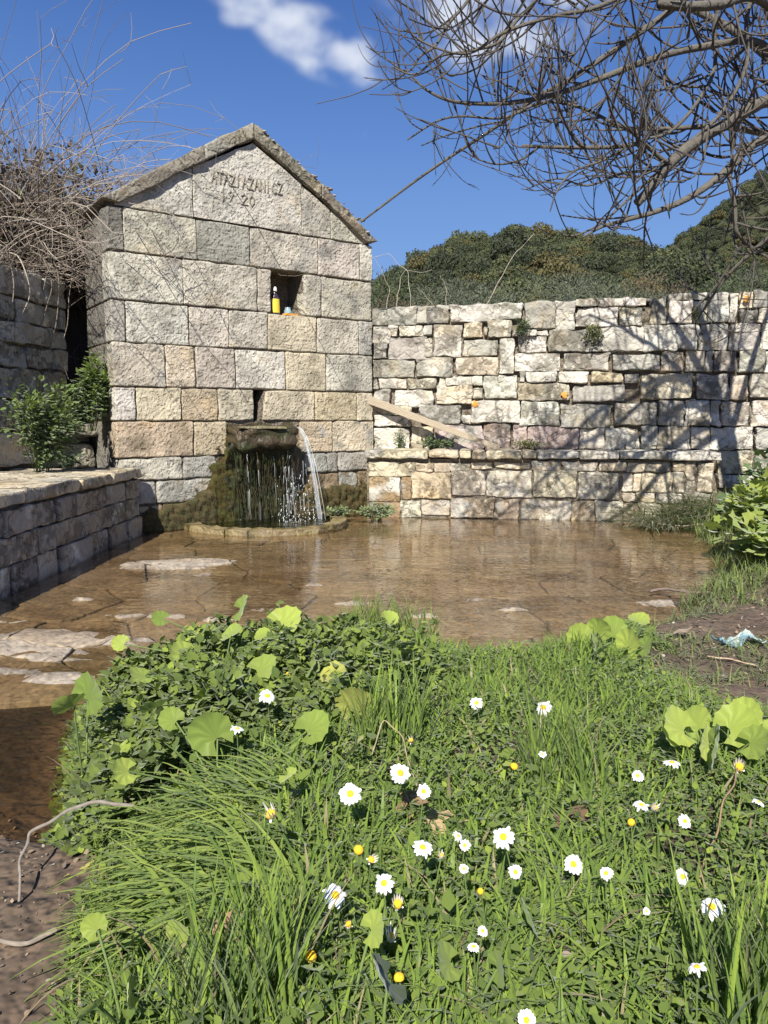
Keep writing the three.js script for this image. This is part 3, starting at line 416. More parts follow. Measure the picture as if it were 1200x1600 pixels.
{
  const WALL = [[-11,189,32,206],[32,191,43,204],[43,190,64,205],[66,191,108,207],[-11,171,6,187],[7,178,14,187],[16,178,40,188],[41,179,49,188],[51,158,78,188],[80,176,99,190],[100,178,104,186],[-11,156,3,171],[5,155,42,176],[42,158,49,175],[80,158,115,173],[-11,137,31,154],[33,138,70,156],[73,139,115,156],[-11,126,-7,136],[-5,126,23,136],[24,126,54,135],[56,128,63,136],[63,129,100,138],[-11,109,6,124],[12,108,50,124],[55,111,89,128],[90,116,100,125],[-11,99,27,107],[-10,89,27,98],[37,91,78,108],[80,91,89,99],[-9,63,26,85],[29,64,50,87],[53,64,100,89],[101,64,128,90],[108,193,137,208],[140,184,169,209],[170,182,188,209],[188,204,210,211],[211,204,233,211],[235,204,256,211],[105,176,127,192],[129,177,151,182],[152,177,162,181],[133,161,162,176],[189,185,229,203],[230,185,251,202],[163,161,211,182],[212,161,253,184],[116,140,129,174],[131,142,175,159],[178,143,222,159],[225,143,269,157],[136,132,141,141],[143,132,171,141],[173,131,202,141],[206,131,235,140],[237,130,251,139],[101,116,134,138],[135,114,184,130],[189,113,238,128],[90,92,137,113],[138,89,175,112],[177,87,225,109],[230,90,268,110],[131,65,144,89],[145,66,195,88],[196,66,220,86],[221,66,240,86],[241,66,253,86],[260,186,273,211],[275,208,310,214],[313,187,331,214],[332,187,340,213],[341,200,353,214],[354,200,371,215],[276,187,298,207],[299,187,312,207],[342,186,357,198],[358,186,377,199],[254,161,283,185],[284,162,304,184],[306,161,331,185],[333,161,360,185],[361,161,380,185],[272,142,292,160],[294,141,312,160],[313,141,319,160],[320,141,341,159],[342,140,366,160],[368,140,384,159],[253,115,301,138],[306,114,335,138],[336,114,353,137],[355,116,374,138],[271,89,294,112],[295,89,317,113],[318,89,329,112],[330,89,356,111],[357,88,376,112],[255,66,270,88],[271,66,301,88],[302,66,319,87],[320,66,359,87],[362,66,381,86],[329,42,361,64],[362,42,380,64],[330,28,351,41],[352,28,381,41]];
  const w = thing('stone_wall', 'pale rubble stone wall behind the long bench, dappled with branch shadows', 'wall', [0, 0, -7.86], R7);
  core(w, -0.16, -0.1, 3.86, 2.02, -0.44, -0.035, 2);
  facing(w, WALL, { seed: 31, tint: (x0, y0, x1, y1, r) => y1 > 2.0 && x0 < 0.6 ? tints.grey : (x0 > 0.95 && x1 < 2 && y1 < 0.92) || (x0 > 0.5 && x0 < 0.6 && y1 < 0.92) ? tints.pink : x0 < 0.45 && y0 > 1.5 ? (r() < 0.6 ? tints.grey : tints.cream) : r() < 0.12 ? tints.warm : r() < 0.3 ? tints.grey : r() < 0.75 ? tints.pale : tints.cream });
  // the wall runs on to the right, out of the picture
  const r = rng(61), more = []; for (let y = 20; y < 205;) { const h = 14 + r() * 9; for (let x = 383; x < 640;) { const l = 20 + r() * 26; more.push([x + 1, y + 1, x + l - 1, y + h - 1]); x += l; } y += h; }
  core(w, 3.86, -0.1, 6.5, 2.06, -0.44, -0.012, 4); facing(w, more, { seed: 33, tint: (a, b, c, d, q) => q() < 0.5 ? tints.cream : tints.pale });
  // coping rubble: an uneven row bedded on top
  const q = rng(71), tops = []; for (let x = -12; x < 640;) { const l = 18 + q() * 30, base = lerp(2.05, 2.14, clamp((x + 12) / 380)); part('stone', quadStone(x / 100, base - 0.03, (x + l - 1.5) / 100, base + 0.005 + q() * 0.03, -0.06, 0.34, { amp: 0.02, round: 0.03, tint: jit(tints.grey, q), vary: 0.2, spot: tints.dark }), M.rubble, w); x += l; }
  // orange lichen crusts
  for (const [x, y, s] of [[0.925, 1.10, 0.035], [1.80, 1.185, 0.032], [3.46, 2.08, 0.03]]) { const g = new THREE.IcosahedronGeometry(s, 2), a = g.attributes.position; for (let k = 0; k < a.count; k++) { const e = 1 + 0.5 * P.noise(a.getX(k) * 50, a.getY(k) * 50 + s * 900, 2); a.setXYZ(k, a.getX(k) * e, a.getY(k) * e, a.getZ(k) * 0.35); } g.computeVertexNormals(); g.translate(x, y, 0.052); part('lichen', paint(g, [0.62, 0.29, 0.06]), M.moss, w); }
}
{
  const BENCH = [[-40,40,5,54],[6,45,23,53],[24,45,39,53],[39,46,58,53],[59,48,80,54],[81,49,91,54],[91,48,115,54],[116,47,142,55],[-40,15,-9,39],[-8,18,1,39],[2,19,40,44],[41,22,72,46],[74,21,117,46],[119,21,158,47],[-40,-1,-9,14],[-8,0,11,16],[12,3,39,17],[40,1,82,19],[83,0,105,19],[106,0,134,19],[132,47,144,55],[146,47,177,55],[178,47,203,55],[204,46,220,55],[221,47,244,55],[245,47,256,55],[161,20,198,45],[200,28,210,44],[211,28,217,44],[218,27,245,45],[246,27,256,46],[257,28,266,55],[268,28,280,55],[124,-1,154,18],[155,-1,176,18],[177,0,202,18],[202,18,213,26],[214,18,230,26],[231,17,255,26],[256,19,281,27],[203,0,216,16],[217,0,235,16],[237,0,257,16],[258,1,282,17]];
  const b = thing('stone_bench', 'long low stone bench with thin slab seat against the right wall', 'bench', [0.25, 0, -7.38], R7);
  core(b, -0.42, -0.1, 2.81, 0.57, -0.46, -0.012, 6);
  facing(b, BENCH, { seed: 35, rock: { amp: 0.022 }, flush: 0.6, tint: (x0, y0, x1, y1, r) => x1 < 0.02 ? [0.30, 0.22, 0.13] : y1 < 0.2 ? (r() < 0.5 ? [0.42, 0.36, 0.27] : tints.cream) : r() < 0.3 ? tints.warm : r() < 0.3 ? tints.tan : tints.cream });
  const J = [-0.44, 0.18, 0.47, 0.59, 0.73, 1.07, 1.21, 1.60, 1.96, 2.42, 2.88], r = rng(37);
  for (let i = 0; i < J.length - 1; i++) part('seat_slab', quadStone(J[i] + 0.004, 0.566 + r() * 0.014, J[i + 1] - 0.004, 0.652 + r() * 0.006, 0.075 + (r() - 0.5) * 0.03, 0.56, { amp: 0.016, freq: 8, round: 0.02, tint: jit(i < 6 ? [0.60, 0.54, 0.41] : tints.pale, r, 0.08), vary: 0.15, spot: tints.grey, cell: 0.05 }), M.rubble, b);
  // end face on the right
  for (let k = 0; k < 3; k++) { const y0 = -0.02 + k * 0.195; const c = [V(2.83, y0, -0.06), V(2.83, y0, -0.45), V(2.83, y0 + 0.19, -0.45), V(2.83, y0 + 0.19, -0.06)]; part('stone', rock([...c, ...c.map(p => p.clone().setX(2.7))], { amp: 0.02, round: 0.02, tint: jit(tints.cream, r) }), M.rubble, b); }
}
{
  const L = thing('shaded_stone_wall', 'dark shaded rubble wall on the left below the dry brambles', 'wall', [-2.99, 0, -5.93], 81.5 * Math.PI / 180);
  core(L, -4.2, 0.0, 0.95, 2.12, -0.4, -0.02, 8);
  const r = rng(83), list = [], ys = [58, 85, 111, 136, 155, 172, 191, 214];
  ys.slice(0, -1).forEach((y, k) => { let x = -420 + r() * 30; while (x < 95) { const l = 34 + r() * 34, e = Math.min(x + l, 97); if (e - x > 8) list.push([x + 1.2, y + 1, e - 1.2, ys[k + 1] - 1.2]); x += l; } });
  facing(L, list, { seed: 85, rock: { amp: 0.034, freq: 5 }, tint: (a, b, c, d, q) => b < 0.84 ? tints.cream : q() < 0.5 ? tints.grey : [0.33, 0.315, 0.285] });
  const lt = rng(86); for (let x = -4.2; x < 0.9;) { const l = 0.3 + lt() * 0.4; part('stone', quadStone(x, 2.11, Math.min(x + l - 0.02, 0.95), 2.15 + lt() * 0.05, -0.02, 0.34, { amp: 0.03, round: 0.035, tint: jit([0.3, 0.27, 0.24], lt), vary: 0.25, spot: [0.12, 0.11, 0.05] }), M.rubble, L); x += l; }
  const B = thing('shaded_stone_bench', 'broad stone bench on the left, sunlit slab top and shaded front', 'bench', [-2.06, 0, -6.30], 89.4 * Math.PI / 180);
  core(B, -5.2, -0.1, 0.0, 0.48, -0.9, -0.012, 9);
  const bl = [], q = rng(88), yb = [-3, 15, 31, 46]; yb.slice(0, -1).forEach((y, k) => { let x = -520 + q() * 20; while (x < 0) { const l = 24 + q() * 30, e = Math.min(x + l, 0); if (e - x > 7) bl.push([x + 0.8, y + 0.7, e - 0.8, yb[k + 1] - 0.7]); x += l; } });
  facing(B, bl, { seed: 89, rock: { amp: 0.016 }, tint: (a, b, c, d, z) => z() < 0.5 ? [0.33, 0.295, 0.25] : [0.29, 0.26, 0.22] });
  const s = rng(90); for (let x = -5.2; x < 0;) { const l = 0.45 + s() * 0.4, e = x + l > -0.25 ? 0.02 : x + l; part('seat_slab', quadStone(x + 0.004, 0.468 + s() * 0.01, e - 0.004, 0.55 + s() * 0.01, 0.05 + (s() - 0.5) * 0.03, 0.52, { amp: 0.020, freq: 9, round: 0.02, tint: jit([0.60, 0.53, 0.40], s, 0.08), vary: 0.15, spot: tints.grey, cell: 0.05 }), M.rubble, B); part('seat_slab', quadStone(x + 0.02, 0.466 + s() * 0.01, e - 0.01, 0.545 + s() * 0.01, -0.478, 0.62, { amp: 0.018, freq: 9, round: 0.02, tint: jit([0.56, 0.50, 0.39], s, 0.08), vary: 0.15, spot: tints.grey }), M.rubble, B); x = e > 0 ? 1 : e; }
  // the corner by the spring house: a lintel over a small opening
  const K = thing('corner_ledge', 'weathered stone ledge over a dark gap beside the spring house', 'ledge', [-2.80, 0, -6.62], 0.9); K.userData.category = 'stonework';
  part('lintel', quadStone(-0.32, 0.80, 0.34, 0.90, 0.10, 0.25, { amp: 0.03, round: 0.03, tint: tints.grey, cell: 0.05 }), M.rubble, K);
  part('block', quadStone(-0.30, 0.52, -0.02, 0.74, 0.02, 0.2, { amp: 0.035, round: 0.03, tint: tints.pale, cell: 0.05 }), M.rubble, K); part('block', quadStone(0.0, 0.52, 0.3, 0.73, 0.03, 0.2, { amp: 0.035, round: 0.03, tint: tints.cream, cell: 0.05 }), M.rubble, K); part('block', quadStone(-0.3, 0.74, 0.32, 0.81, -0.06, 0.12, { amp: 0.02, round: 0.02, tint: tints.dark }), M.rubble, K);
}
// ------------------------------------------------------------------ leaves
const SHAPES = {
  ovate: (() => { const f = [[0, 0, 0], [-0.26, 0.04, 0.30], [-0.22, 0.05, 0.62], [0, -0.03, 1], [0.22, 0.05, 0.62], [0.26, 0.04, 0.30], [0, 0, 0.45]]; return [f, [6, 0, 1, 6, 1, 2, 6, 2, 3, 6, 3, 4, 6, 4, 5, 6, 5, 0]]; })(),
  lance: [[[0, 0, 0], [-0.11, 0.02, 0.45], [0, -0.05, 1], [0.11, 0.02, 0.45]], [0, 1, 2, 0, 2, 3]],
  lobed: (() => { const v = [[0, 0, 0.42]], i = []; const rr = [0.5, 0.62, 0.42, 0.66, 0.46, 0.6, 0.46, 0.66, 0.42, 0.62, 0.5]; rr.forEach((r, k) => { const a = (-0.82 + 1.64 * k / 10) * Math.PI; v.push([Math.sin(a) * r * 0.95, 0.06 * Math.cos(k * 2.1), 0.42 + Math.cos(a) * r]); }); for (let k = 1; k < v.length - 1; k++) i.push(0, k, k + 1); return [v, i]; })(),
  round: (() => { const v = [[0, 0, 0.15]], i = [], N = 30; for (let k = 0; k <= N; k++) { const a = (-0.88 + 1.76 * k / N) * Math.PI, r = 0.55 * (0.95 + 0.05 * Math.cos(k * 2.1 * 1.0) + 0.04 * Math.sin(a * 2 + 1)) * (1 - 0.12 * Math.cos(a)); v.push([Math.sin(a) * r * 1.05, 0.11 + 0.06 * Math.cos(2 * a + 0.6) + 0.018 * Math.cos(k * 1.57), 0.42 + Math.cos(a) * r]); } for (let k = 0; k <= N; k++) { const a = (-0.88 + 1.76 * k / N) * Math.PI, r = 0.28; v.push([Math.sin(a) * r, 0.03 + 0.012 * Math.cos(k * 1.57), 0.38 + Math.cos(a) * r]); } for (let k = 1; k <= N; k++) i.push(0, k + N + 1, k + N + 2, k + N + 1, k, k + 1, k + N + 1, k + 1, k + N + 2); return [v, i]; })(),
};
class Foliage {
  constructor() { this.p = []; this.c = []; this.i = []; }
  leaf(shape, pos, dir, up, s, c, tipc) {
    const z = dir.clone().normalize(), x = V().crossVectors(up, z).normalize(), y = V().crossVectors(z, x), [v, t] = SHAPES[shape], b = this.p.length / 3;
    for (const [a, h, l] of v) { this.p.push(pos.x + s * (x.x * a + y.x * h + z.x * l), pos.y + s * (x.y * a + y.y * h + z.y * l), pos.z + s * (x.z * a + y.z * h + z.z * l)); const k = tipc ? l : 0; const vein = shape === 'round' && (b + this.p.length / 3) % 4 === 0 ? 1.15 : 1; for (let q = 0; q < 3; q++) this.c.push((tipc ? lerp(c[q], tipc[q], k) : c[q]) * vein); }
    for (const q of t) this.i.push(b + q); return this;
  }
  geo() { const g = new THREE.BufferGeometry(); g.setAttribute('position', new THREE.Float32BufferAttribute(this.p, 3)); g.setAttribute('color', new THREE.Float32BufferAttribute(this.c, 3)); g.setIndex(this.i); g.computeVertexNormals(); return g; }
}
const ball = (r) => { let v; do v = V(r() * 2 - 1, r() * 2 - 1, r() * 2 - 1); while (v.lengthSq() > 1); return v; };
const mixc = (a, b, t, k = 1) => a.map((v, i) => lerp(v, b[i], t) * k);

// ------------------------------------------------------------------ hills and the scrub behind the wall
{
  const kinds = [0, 1, 2].map(k => { const r = rng(200 + k), f = new Foliage(); for (let i = 0; i < 1700; i++) { const d = ball(r).normalize(), lob = 0.72 + 0.5 * fbm(d.x * 2 + k * 5, d.y * 2, d.z * 2, 3); if (d.y < -0.35) continue; const p = V(d.x * lob, 0.55 + d.y * lob * 0.62, d.z * lob).multiplyScalar(1 - 0.3 * r() * r()); f.leaf('ovate', p, ball(r), ball(r), 0.07 + r() * 0.09, mixc([0.050, 0.066, 0.022], [0.115, 0.125, 0.050], r())); } return f.geo(); });
  const root = new THREE.Group(); root.name = 'hillside_woodland'; root.userData = { kind: 'stuff', label: 'dark green woodland covering the distant hills', category: 'woodland' }; scene.add(root);
  const r = rng(210), sets = [[], [], []];
  for (let i = 0; i < 9000; i++) { const D = 26 + 250 * Math.pow(r(), 0.75), x = D * lerp(-0.62, 0.70, r()); const s = (0.8 + r() * r() * 2.2) * (D > 90 ? 1.45 : 1); sets[i % 3].push([x, H(x, D) - 0.2, -D, s, r()]); }
  sets.forEach((list, k) => { const m = new THREE.InstancedMesh(kinds[k], M.leafDull, list.length); m.name = 'bush_canopy'; const o = new THREE.Object3D(), c = new THREE.Color(); list.forEach(([x, y, z, s, t], i) => { o.position.set(x, y, z); o.rotation.y = t * 40; o.scale.set(s, s * (0.8 + 0.5 * ((t * 7) % 1)), s); o.updateMatrix(); m.setMatrixAt(i, o.matrix); const u = clamp((t * 13) % 1 + 0.9 * fbm(x * 0.06, z * 0.06, 2, 3)); c.setRGB(...(u < 0.42 ? [0.50, 0.58, 0.48] : u < 0.66 ? [0.85, 0.92, 0.78] : u < 0.86 ? [1.35, 1.32, 1.1] : [1.55, 1.15, 0.85])); m.setColorAt(i, c); }); m.castShadow = m.receiveShadow = true; m.userData = { kind: 'stuff' }; root.add(m); });
}
function shrubGeo(seed, n, w, h, leaf, size, c0, c1, clumps = 14) {
  const r = rng(seed), f = new Foliage(), cs = []; for (let i = 0; i < clumps; i++) { const b = ball(r); cs.push([V(b.x * w * 0.72, h * (0.50 + 0.42 * b.y), b.z * w * 0.72), (0.22 + 0.22 * r()) * w, r()]); }
  for (let i = 0; i < n; i++) { const [c, s, t] = cs[i % clumps], b = ball(r), p = V(c.x + b.x * s, c.y + b.y * s * 0.8, c.z + b.z * s); f.leaf(leaf, p, V(b.x + (r() - 0.5), b.y + r() * 0.7, b.z + (r() - 0.5)), ball(r), size * (0.6 + 0.8 * r()), mixc(c0, c1, clamp(t * 0.6 + r() * 0.5))); }
  return [f.geo(), cs];
}
{
  const olive = [[0.075, 0.095, 0.048], [0.175, 0.19, 0.11]], brown = [[0.13, 0.095, 0.055], [0.22, 0.165, 0.10]], green = [[0.045, 0.065, 0.024], [0.10, 0.13, 0.045]];
  const kinds = [olive, olive, green, brown].map((c, k) => shrubGeo(300 + k, k === 3 ? 4500 : 9000, 1.25, 2.3, 'lance', 0.075, c[0], c[1], 18));
  const make = (k) => { const t = new THREE.Group(), [g, cs] = kinds[k]; part('crown', g, M.leafDull, t); const rods = [rod([V(0, -0.2, 0), V(0.04, 0.5, 0.02), V(-0.03, 1.1, 0)], 0.06, 0.035, 6)]; cs.slice(0, 9).forEach(([c]) => rods.push(rod([V(0, 0.3, 0), V(c.x * 0.4, c.y * 0.6, c.z * 0.4), c.clone()], 0.025, 0.008, 5))); part('trunk', merge(rods), M.bark, t); return t; };
  const proto = [0, 1, 2, 3].map(make);
  // x, distance, scale, kind
  const spots = [[0.1, 11.5, 0.75, 3], [0.9, 12.8, 0.95, 0], [2.2, 13.6, 1.08, 1], [3.3, 12.6, 0.98, 0], [4.3, 13.8, 1.05, 1], [5.3, 12.4, 1.0, 2], [6.2, 13.2, 1.1, 0], [0.2, 15.5, 1.15, 2], [1.8, 17.5, 1.3, 1], [3.9, 17.8, 1.35, 0], [6.2, 18.4, 1.35, 3], [8.3, 17.0, 1.5, 1], [7.4, 13.4, 1.35, 2], [5.9, 10.4, 1.0, 2], [7.0, 11.2, 1.55, 2], [4.6, 10.3, 0.62, 0], [10.6, 18.6, 1.6, 0], [-0.9, 13.2, 0.7, 3], [3.0, 10.2, 0.55, 1], [1.4, 10.3, 0.55, 2]];
  const names = ['grey green olive scrub tree', 'silvery olive scrub tree', 'dark green evergreen shrub', 'brown half bare shrub'], ord = ['leftmost', 'second', 'third', 'fourth', 'fifth', 'sixth', 'seventh', 'eighth'], seen = {};
  const sorted = spots.map((s, i) => [...s, s[0] / s[1]]).sort((a, b) => a[4] - b[4]);
  sorted.forEach(([x, D, s, k]) => { const t = proto[k].clone(); t.name = numbered(['olive_tree', 'olive_tree', 'evergreen_shrub', 'bare_shrub'][k]); const n = seen[k] = (seen[k] ?? -1) + 1; t.userData = { label: `${names[k]} behind the right wall, ${n ? ord[n] + ' from the left' : 'the leftmost'} of its kind`, category: k < 2 ? 'tree' : 'shrub', group: 'scrub behind the right wall' }; t.position.set(x, H(x, D) - 0.15, -D); t.rotation.y = x * 2.3 + D; t.scale.set(s * 1.0, s * 0.68, s * 1.0); scene.add(t); });
}

// ------------------------------------------------------------------ the bare fig tree on the right
{
  const tree = thing('fig_tree', 'bare fig tree whose tangled grey branches fill the upper right', 'tree', [0, 0, 0]);
  const r = rng(500), v = a => a.map(p => V(...p));
  part('trunk', rod(v([[3.4, -0.1, -5.7], [3.3, 0.7, -5.6], [3.12, 1.6, -5.5], [2.95, 2.4, -5.4], [2.84, 2.95, -5.34]]), 0.16, 0.085, 10, 5), M.bark, tree);
  function twigs(limb, pts, r0, r1, every, len, from = 0) {
    const curve = new THREE.CatmullRomCurve3(pts, false, 'centripetal'), L = curve.getLength(), out = [];
    const grow = (p, d, l, rad, depth) => {
      const n = 5, a = [p.clone()], q = p.clone(), dir = d.clone().normalize(), bend = (r() - 0.35) * 0.5, side = ball(r).multiplyScalar(0.16);
      for (let i = 0; i < n; i++) { dir.addScaledVector(V(0, 1, 0), 0.13 + bend * 0.6).add(side).add(ball(r).multiplyScalar(0.09)).normalize(); q.addScaledVector(dir, l / n); a.push(q.clone()); }
      out.push(rod(a, rad, rad * 0.5, depth ? 4 : 5, 2));
      if (r() < 0.7) out.push(rod([q.clone(), q.clone().addScaledVector(dir, 0.012), q.clone().addScaledVector(dir, 0.03)], rad * 0.85, rad * 0.15, 4, 1));
      if (depth < 2) { const k = depth ? (r() * 2 | 0) : 2 + (r() * 2 | 0); for (let i = 0; i < k; i++) { const t = 0.25 + 0.7 * r(), m = a[Math.min(n, Math.max(1, Math.round(t * n)))]; grow(m, dir.clone().multiplyScalar(0.6).add(ball(r).multiplyScalar(0.9)), l * (0.4 + 0.4 * r()), rad * 0.74, depth + 1); } }
    };
    for (let s = from; s < L; s += every * 0.74 * (0.6 + 0.8 * r())) { const t = s / L, p = curve.getPointAt(clamp(t)), T = curve.getTangentAt(clamp(t)); let d = ball(r); d.addScaledVector(T, -d.dot(T)).normalize().addScaledVector(T, -0.3 - 0.4 * r()); d.x -= 0.25; grow(p, d, len * (0.5 + 1.1 * r()), Math.max(0.0042, Math.min(0.0085, lerp(r0, r1, t) * 0.6)), 0); }
    if (out.length) part('twig_spray', merge(out), M.twig, limb);
  }
  // tips first; radius at the tip and at the root end
  const limbs = [
    [[[-0.16, 2.33, -5.6], [0.30, 2.64, -5.5], [0.77, 2.88, -5.3], [0.98, 3.0, -5.2], [1.17, 3.08, -5.1], [1.43, 3.21, -5.0], [1.71, 3.38, -4.95], [1.92, 3.54, -4.95], [2.19, 3.72, -5.0], [2.6, 3.5, -5.2], [2.86, 3.0, -5.34]], 0.008, 0.036, 0.9, 0.25, 1.6],
    [[[1.54, 3.27, -4.6], [1.73, 3.29, -4.65], [1.96, 3.35, -4.75], [2.22, 3.46, -4.9], [2.6, 3.35, -5.15], [2.85, 2.95, -5.34]], 0.026, 0.045, 0.28, 0.45, 0.1],
    [[[0.81, 2.54, -4.7], [1.09, 2.53, -4.7], [1.38, 2.56, -4.75], [1.55, 2.58, -4.8], [1.69, 2.51, -4.86], [1.76, 2.5, -4.9]], 0.012, 0.02, 0.2, 0.45, 0.1],
    [[[1.57, 2.28, -4.9], [1.65, 2.36, -4.9], [1.73, 2.47, -4.9], [1.85, 2.59, -4.95], [1.98, 2.69, -5.0], [2.19, 2.82, -5.1], [2.48, 2.98, -5.2], [2.85, 2.94, -5.34]], 0.030, 0.055, 0.14, 0.55, 0.15],
    [[[1.18, 2.02, -4.7], [1.31, 2.09, -4.75], [1.45, 2.15, -4.8], [1.66, 2.21, -4.85], [1.88, 2.30, -4.9], [2.12, 2.47, -5.0], [2.30, 2.64, -5.1], [2.49, 2.76, -5.2], [2.86, 2.85, -5.36]], 0.007, 0.042, 0.16, 0.55, 0.1],
    [[[2.49, 1.99, -5.1], [2.38, 2.06, -5.1], [2.24, 2.13, -5.0], [2.22, 2.29, -5.0], [2.18, 2.47, -5.0], [2.29, 2.63, -5.08]], 0.010, 0.022, 0.22, 0.4, 0.1],
    [[[0, 2.89, -4.4], [0.13, 2.83, -4.4], [0.2, 2.9, -4.4], [0.29, 2.99, -4.45], [0.36, 3.1, -4.45], [0.46, 3.24, -4.5], [0.53, 3.36, -4.5]], 0.005, 0.013, 0.16, 0.35, 0.1],
    [[[0.15, 2.80, -4.4], [0.22, 2.74, -4.4], [0.35, 2.68, -4.4], [0.54, 2.69, -4.5], [0.76, 2.75, -4.6], [1.0, 2.84, -4.7], [1.26, 2.95, -4.8], [1.64, 3.11, -4.9], [1.96, 3.23, -5.0], [2.4, 3.3, -5.15], [2.85, 2.97, -5.34]], 0.005, 0.034, 0.17, 0.5, 0.1],
    [[[0.04, 2.81, -4.3], [0.16, 2.77, -4.3], [0.28, 2.86, -4.3], [0.45, 2.92, -4.4], [0.61, 2.97, -4.4], [0.73, 3.14, -4.5], [0.84, 3.24, -4.5], [0.95, 3.42, -4.5]], 0.005, 0.016, 0.15, 0.4, 0.1],
    [[[0.11, 2.95, -4.2], [0.19, 2.9, -4.2], [0.36, 2.83, -4.2], [0.48, 2.88, -4.3], [0.63, 2.98, -4.3], [0.93, 3.11, -4.4], [1.13, 3.19, -4.5], [1.34, 3.32, -4.6], [1.6, 3.7, -4.8]], 0.005, 0.018, 0.16, 0.45, 0.1],
    [[[0.14, 2.54, -4.6], [0.31, 2.64, -4.6], [0.45, 2.72, -4.7], [0.71, 2.74, -4.8], [0.97, 2.86, -4.9], [1.24, 2.86, -5.0], [1.49, 2.76, -5.0], [1.81, 2.78, -5.1], [2.21, 2.83, -5.12]], 0.005, 0.018, 0.17, 0.45, 0.1],
    [[[0.23, 2.61, -4.9], [0.39, 2.70, -5.0], [0.61, 2.80, -5.12], [0.80, 2.89, -5.28]], 0.004, 0.008, 0.25, 0.22, 0.1],
    [[[0.95, 2.12, -4.5], [0.98, 2.23, -4.5], [1.09, 2.37, -4.6], [1.29, 2.47, -4.7], [1.51, 2.6, -4.8], [1.74, 2.69, -4.9], [1.97, 2.92, -5.0], [2.08, 3.16, -5.1], [2.08, 3.43, -5.1], [2.16, 3.70, -5.02]], 0.004, 0.02, 0.17, 0.45, 0.1],
    [[[0.84, 2.31, -4.7], [1.02, 2.35, -4.7], [1.22, 2.35, -4.8], [1.47, 2.46, -4.9], [1.73, 2.48, -4.9]], 0.004, 0.012, 0.18, 0.35, 0.05],
    [[[1.05, 2.1, -4.8], [1.13, 2.05, -4.8], [1.29, 2.12, -4.8], [1.5, 2.29, -4.85], [1.88, 2.63, -4.95], [2.1, 2.86, -5.0], [2.23, 3.11, -5.0], [2.23, 3.38, -5.0], [2.3, 3.66, -5.05]], 0.004, 0.02, 0.18, 0.45, 0.1],
    [[[0.54, 3.27, -4.6], [0.6, 3.03, -4.6], [0.64, 2.8, -4.65], [0.66, 2.72, -4.56]], 0.005, 0.008, 0.25, 0.3, 0.1],
    [[[1.22, 3.23, -4.7], [1.12, 2.98, -4.7], [1.01, 2.75, -4.7], [1.18, 2.53, -4.72], [1.32, 2.35, -4.8]], 0.006, 0.008, 0.22, 0.3, 0.1],
    // boughs above and behind the picture's edge
    [[[0.45, 3.38, -4.5], [0.95, 3.48, -4.55], [1.5, 3.72, -4.75], [2.2, 3.74, -5.0], [2.86, 3.05, -5.34]], 0.012, 0.045, 0.17, 0.55, 0],
    [[[1.1, 4.3, -6.2], [1.6, 4.15, -6.0], [2.2, 3.8, -5.75], [2.6, 3.4, -5.5], [2.86, 2.95, -5.36]], 0.012, 0.05, 0.16, 0.65, 0],
    [[[2.1, 4.9, -6.1], [2.35, 4.4, -5.9], [2.6, 3.8, -5.6], [2.84, 2.95, -5.34]], 0.015, 0.06, 0.2, 0.6, 0],
    [[[1.7, 3.2, -6.3], [2.1, 3.15, -6.1], [2.5, 3.05, -5.8], [2.85, 2.8, -5.4]], 0.008, 0.035, 0.16, 0.5, 0],
    [[[2.7, 4.6, -4.6], [2.8, 4.0, -4.9], [2.86, 3.4, -5.2], [2.84, 2.9, -5.34]], 0.015, 0.055, 0.25, 0.5, 0],
    [[[3.6, 3.9, -6.0], [3.3, 3.5, -5.8], [3.0, 2.9, -5.5], [2.9, 2.6, -5.4]], 0.015, 0.05, 0.25, 0.5, 0],
    [[[2.4, 1.7, -6.0], [2.55, 2.0, -5.8], [2.75, 2.25, -5.6], [2.93, 2.45, -5.42]], 0.007, 0.03, 0.2, 0.45, 0],
  ];
  limbs.forEach(([p, a, b, every, len, from]) => { const pts = v(p).map(q => q.add(ball(r).multiplyScalar(0.012))); const m = part('limb', rod(pts, a * 0.9, b * 0.78, b > 0.03 ? 8 : 6, 5), M.bark, tree); twigs(m, pts, a, b, every, len, from); });
}

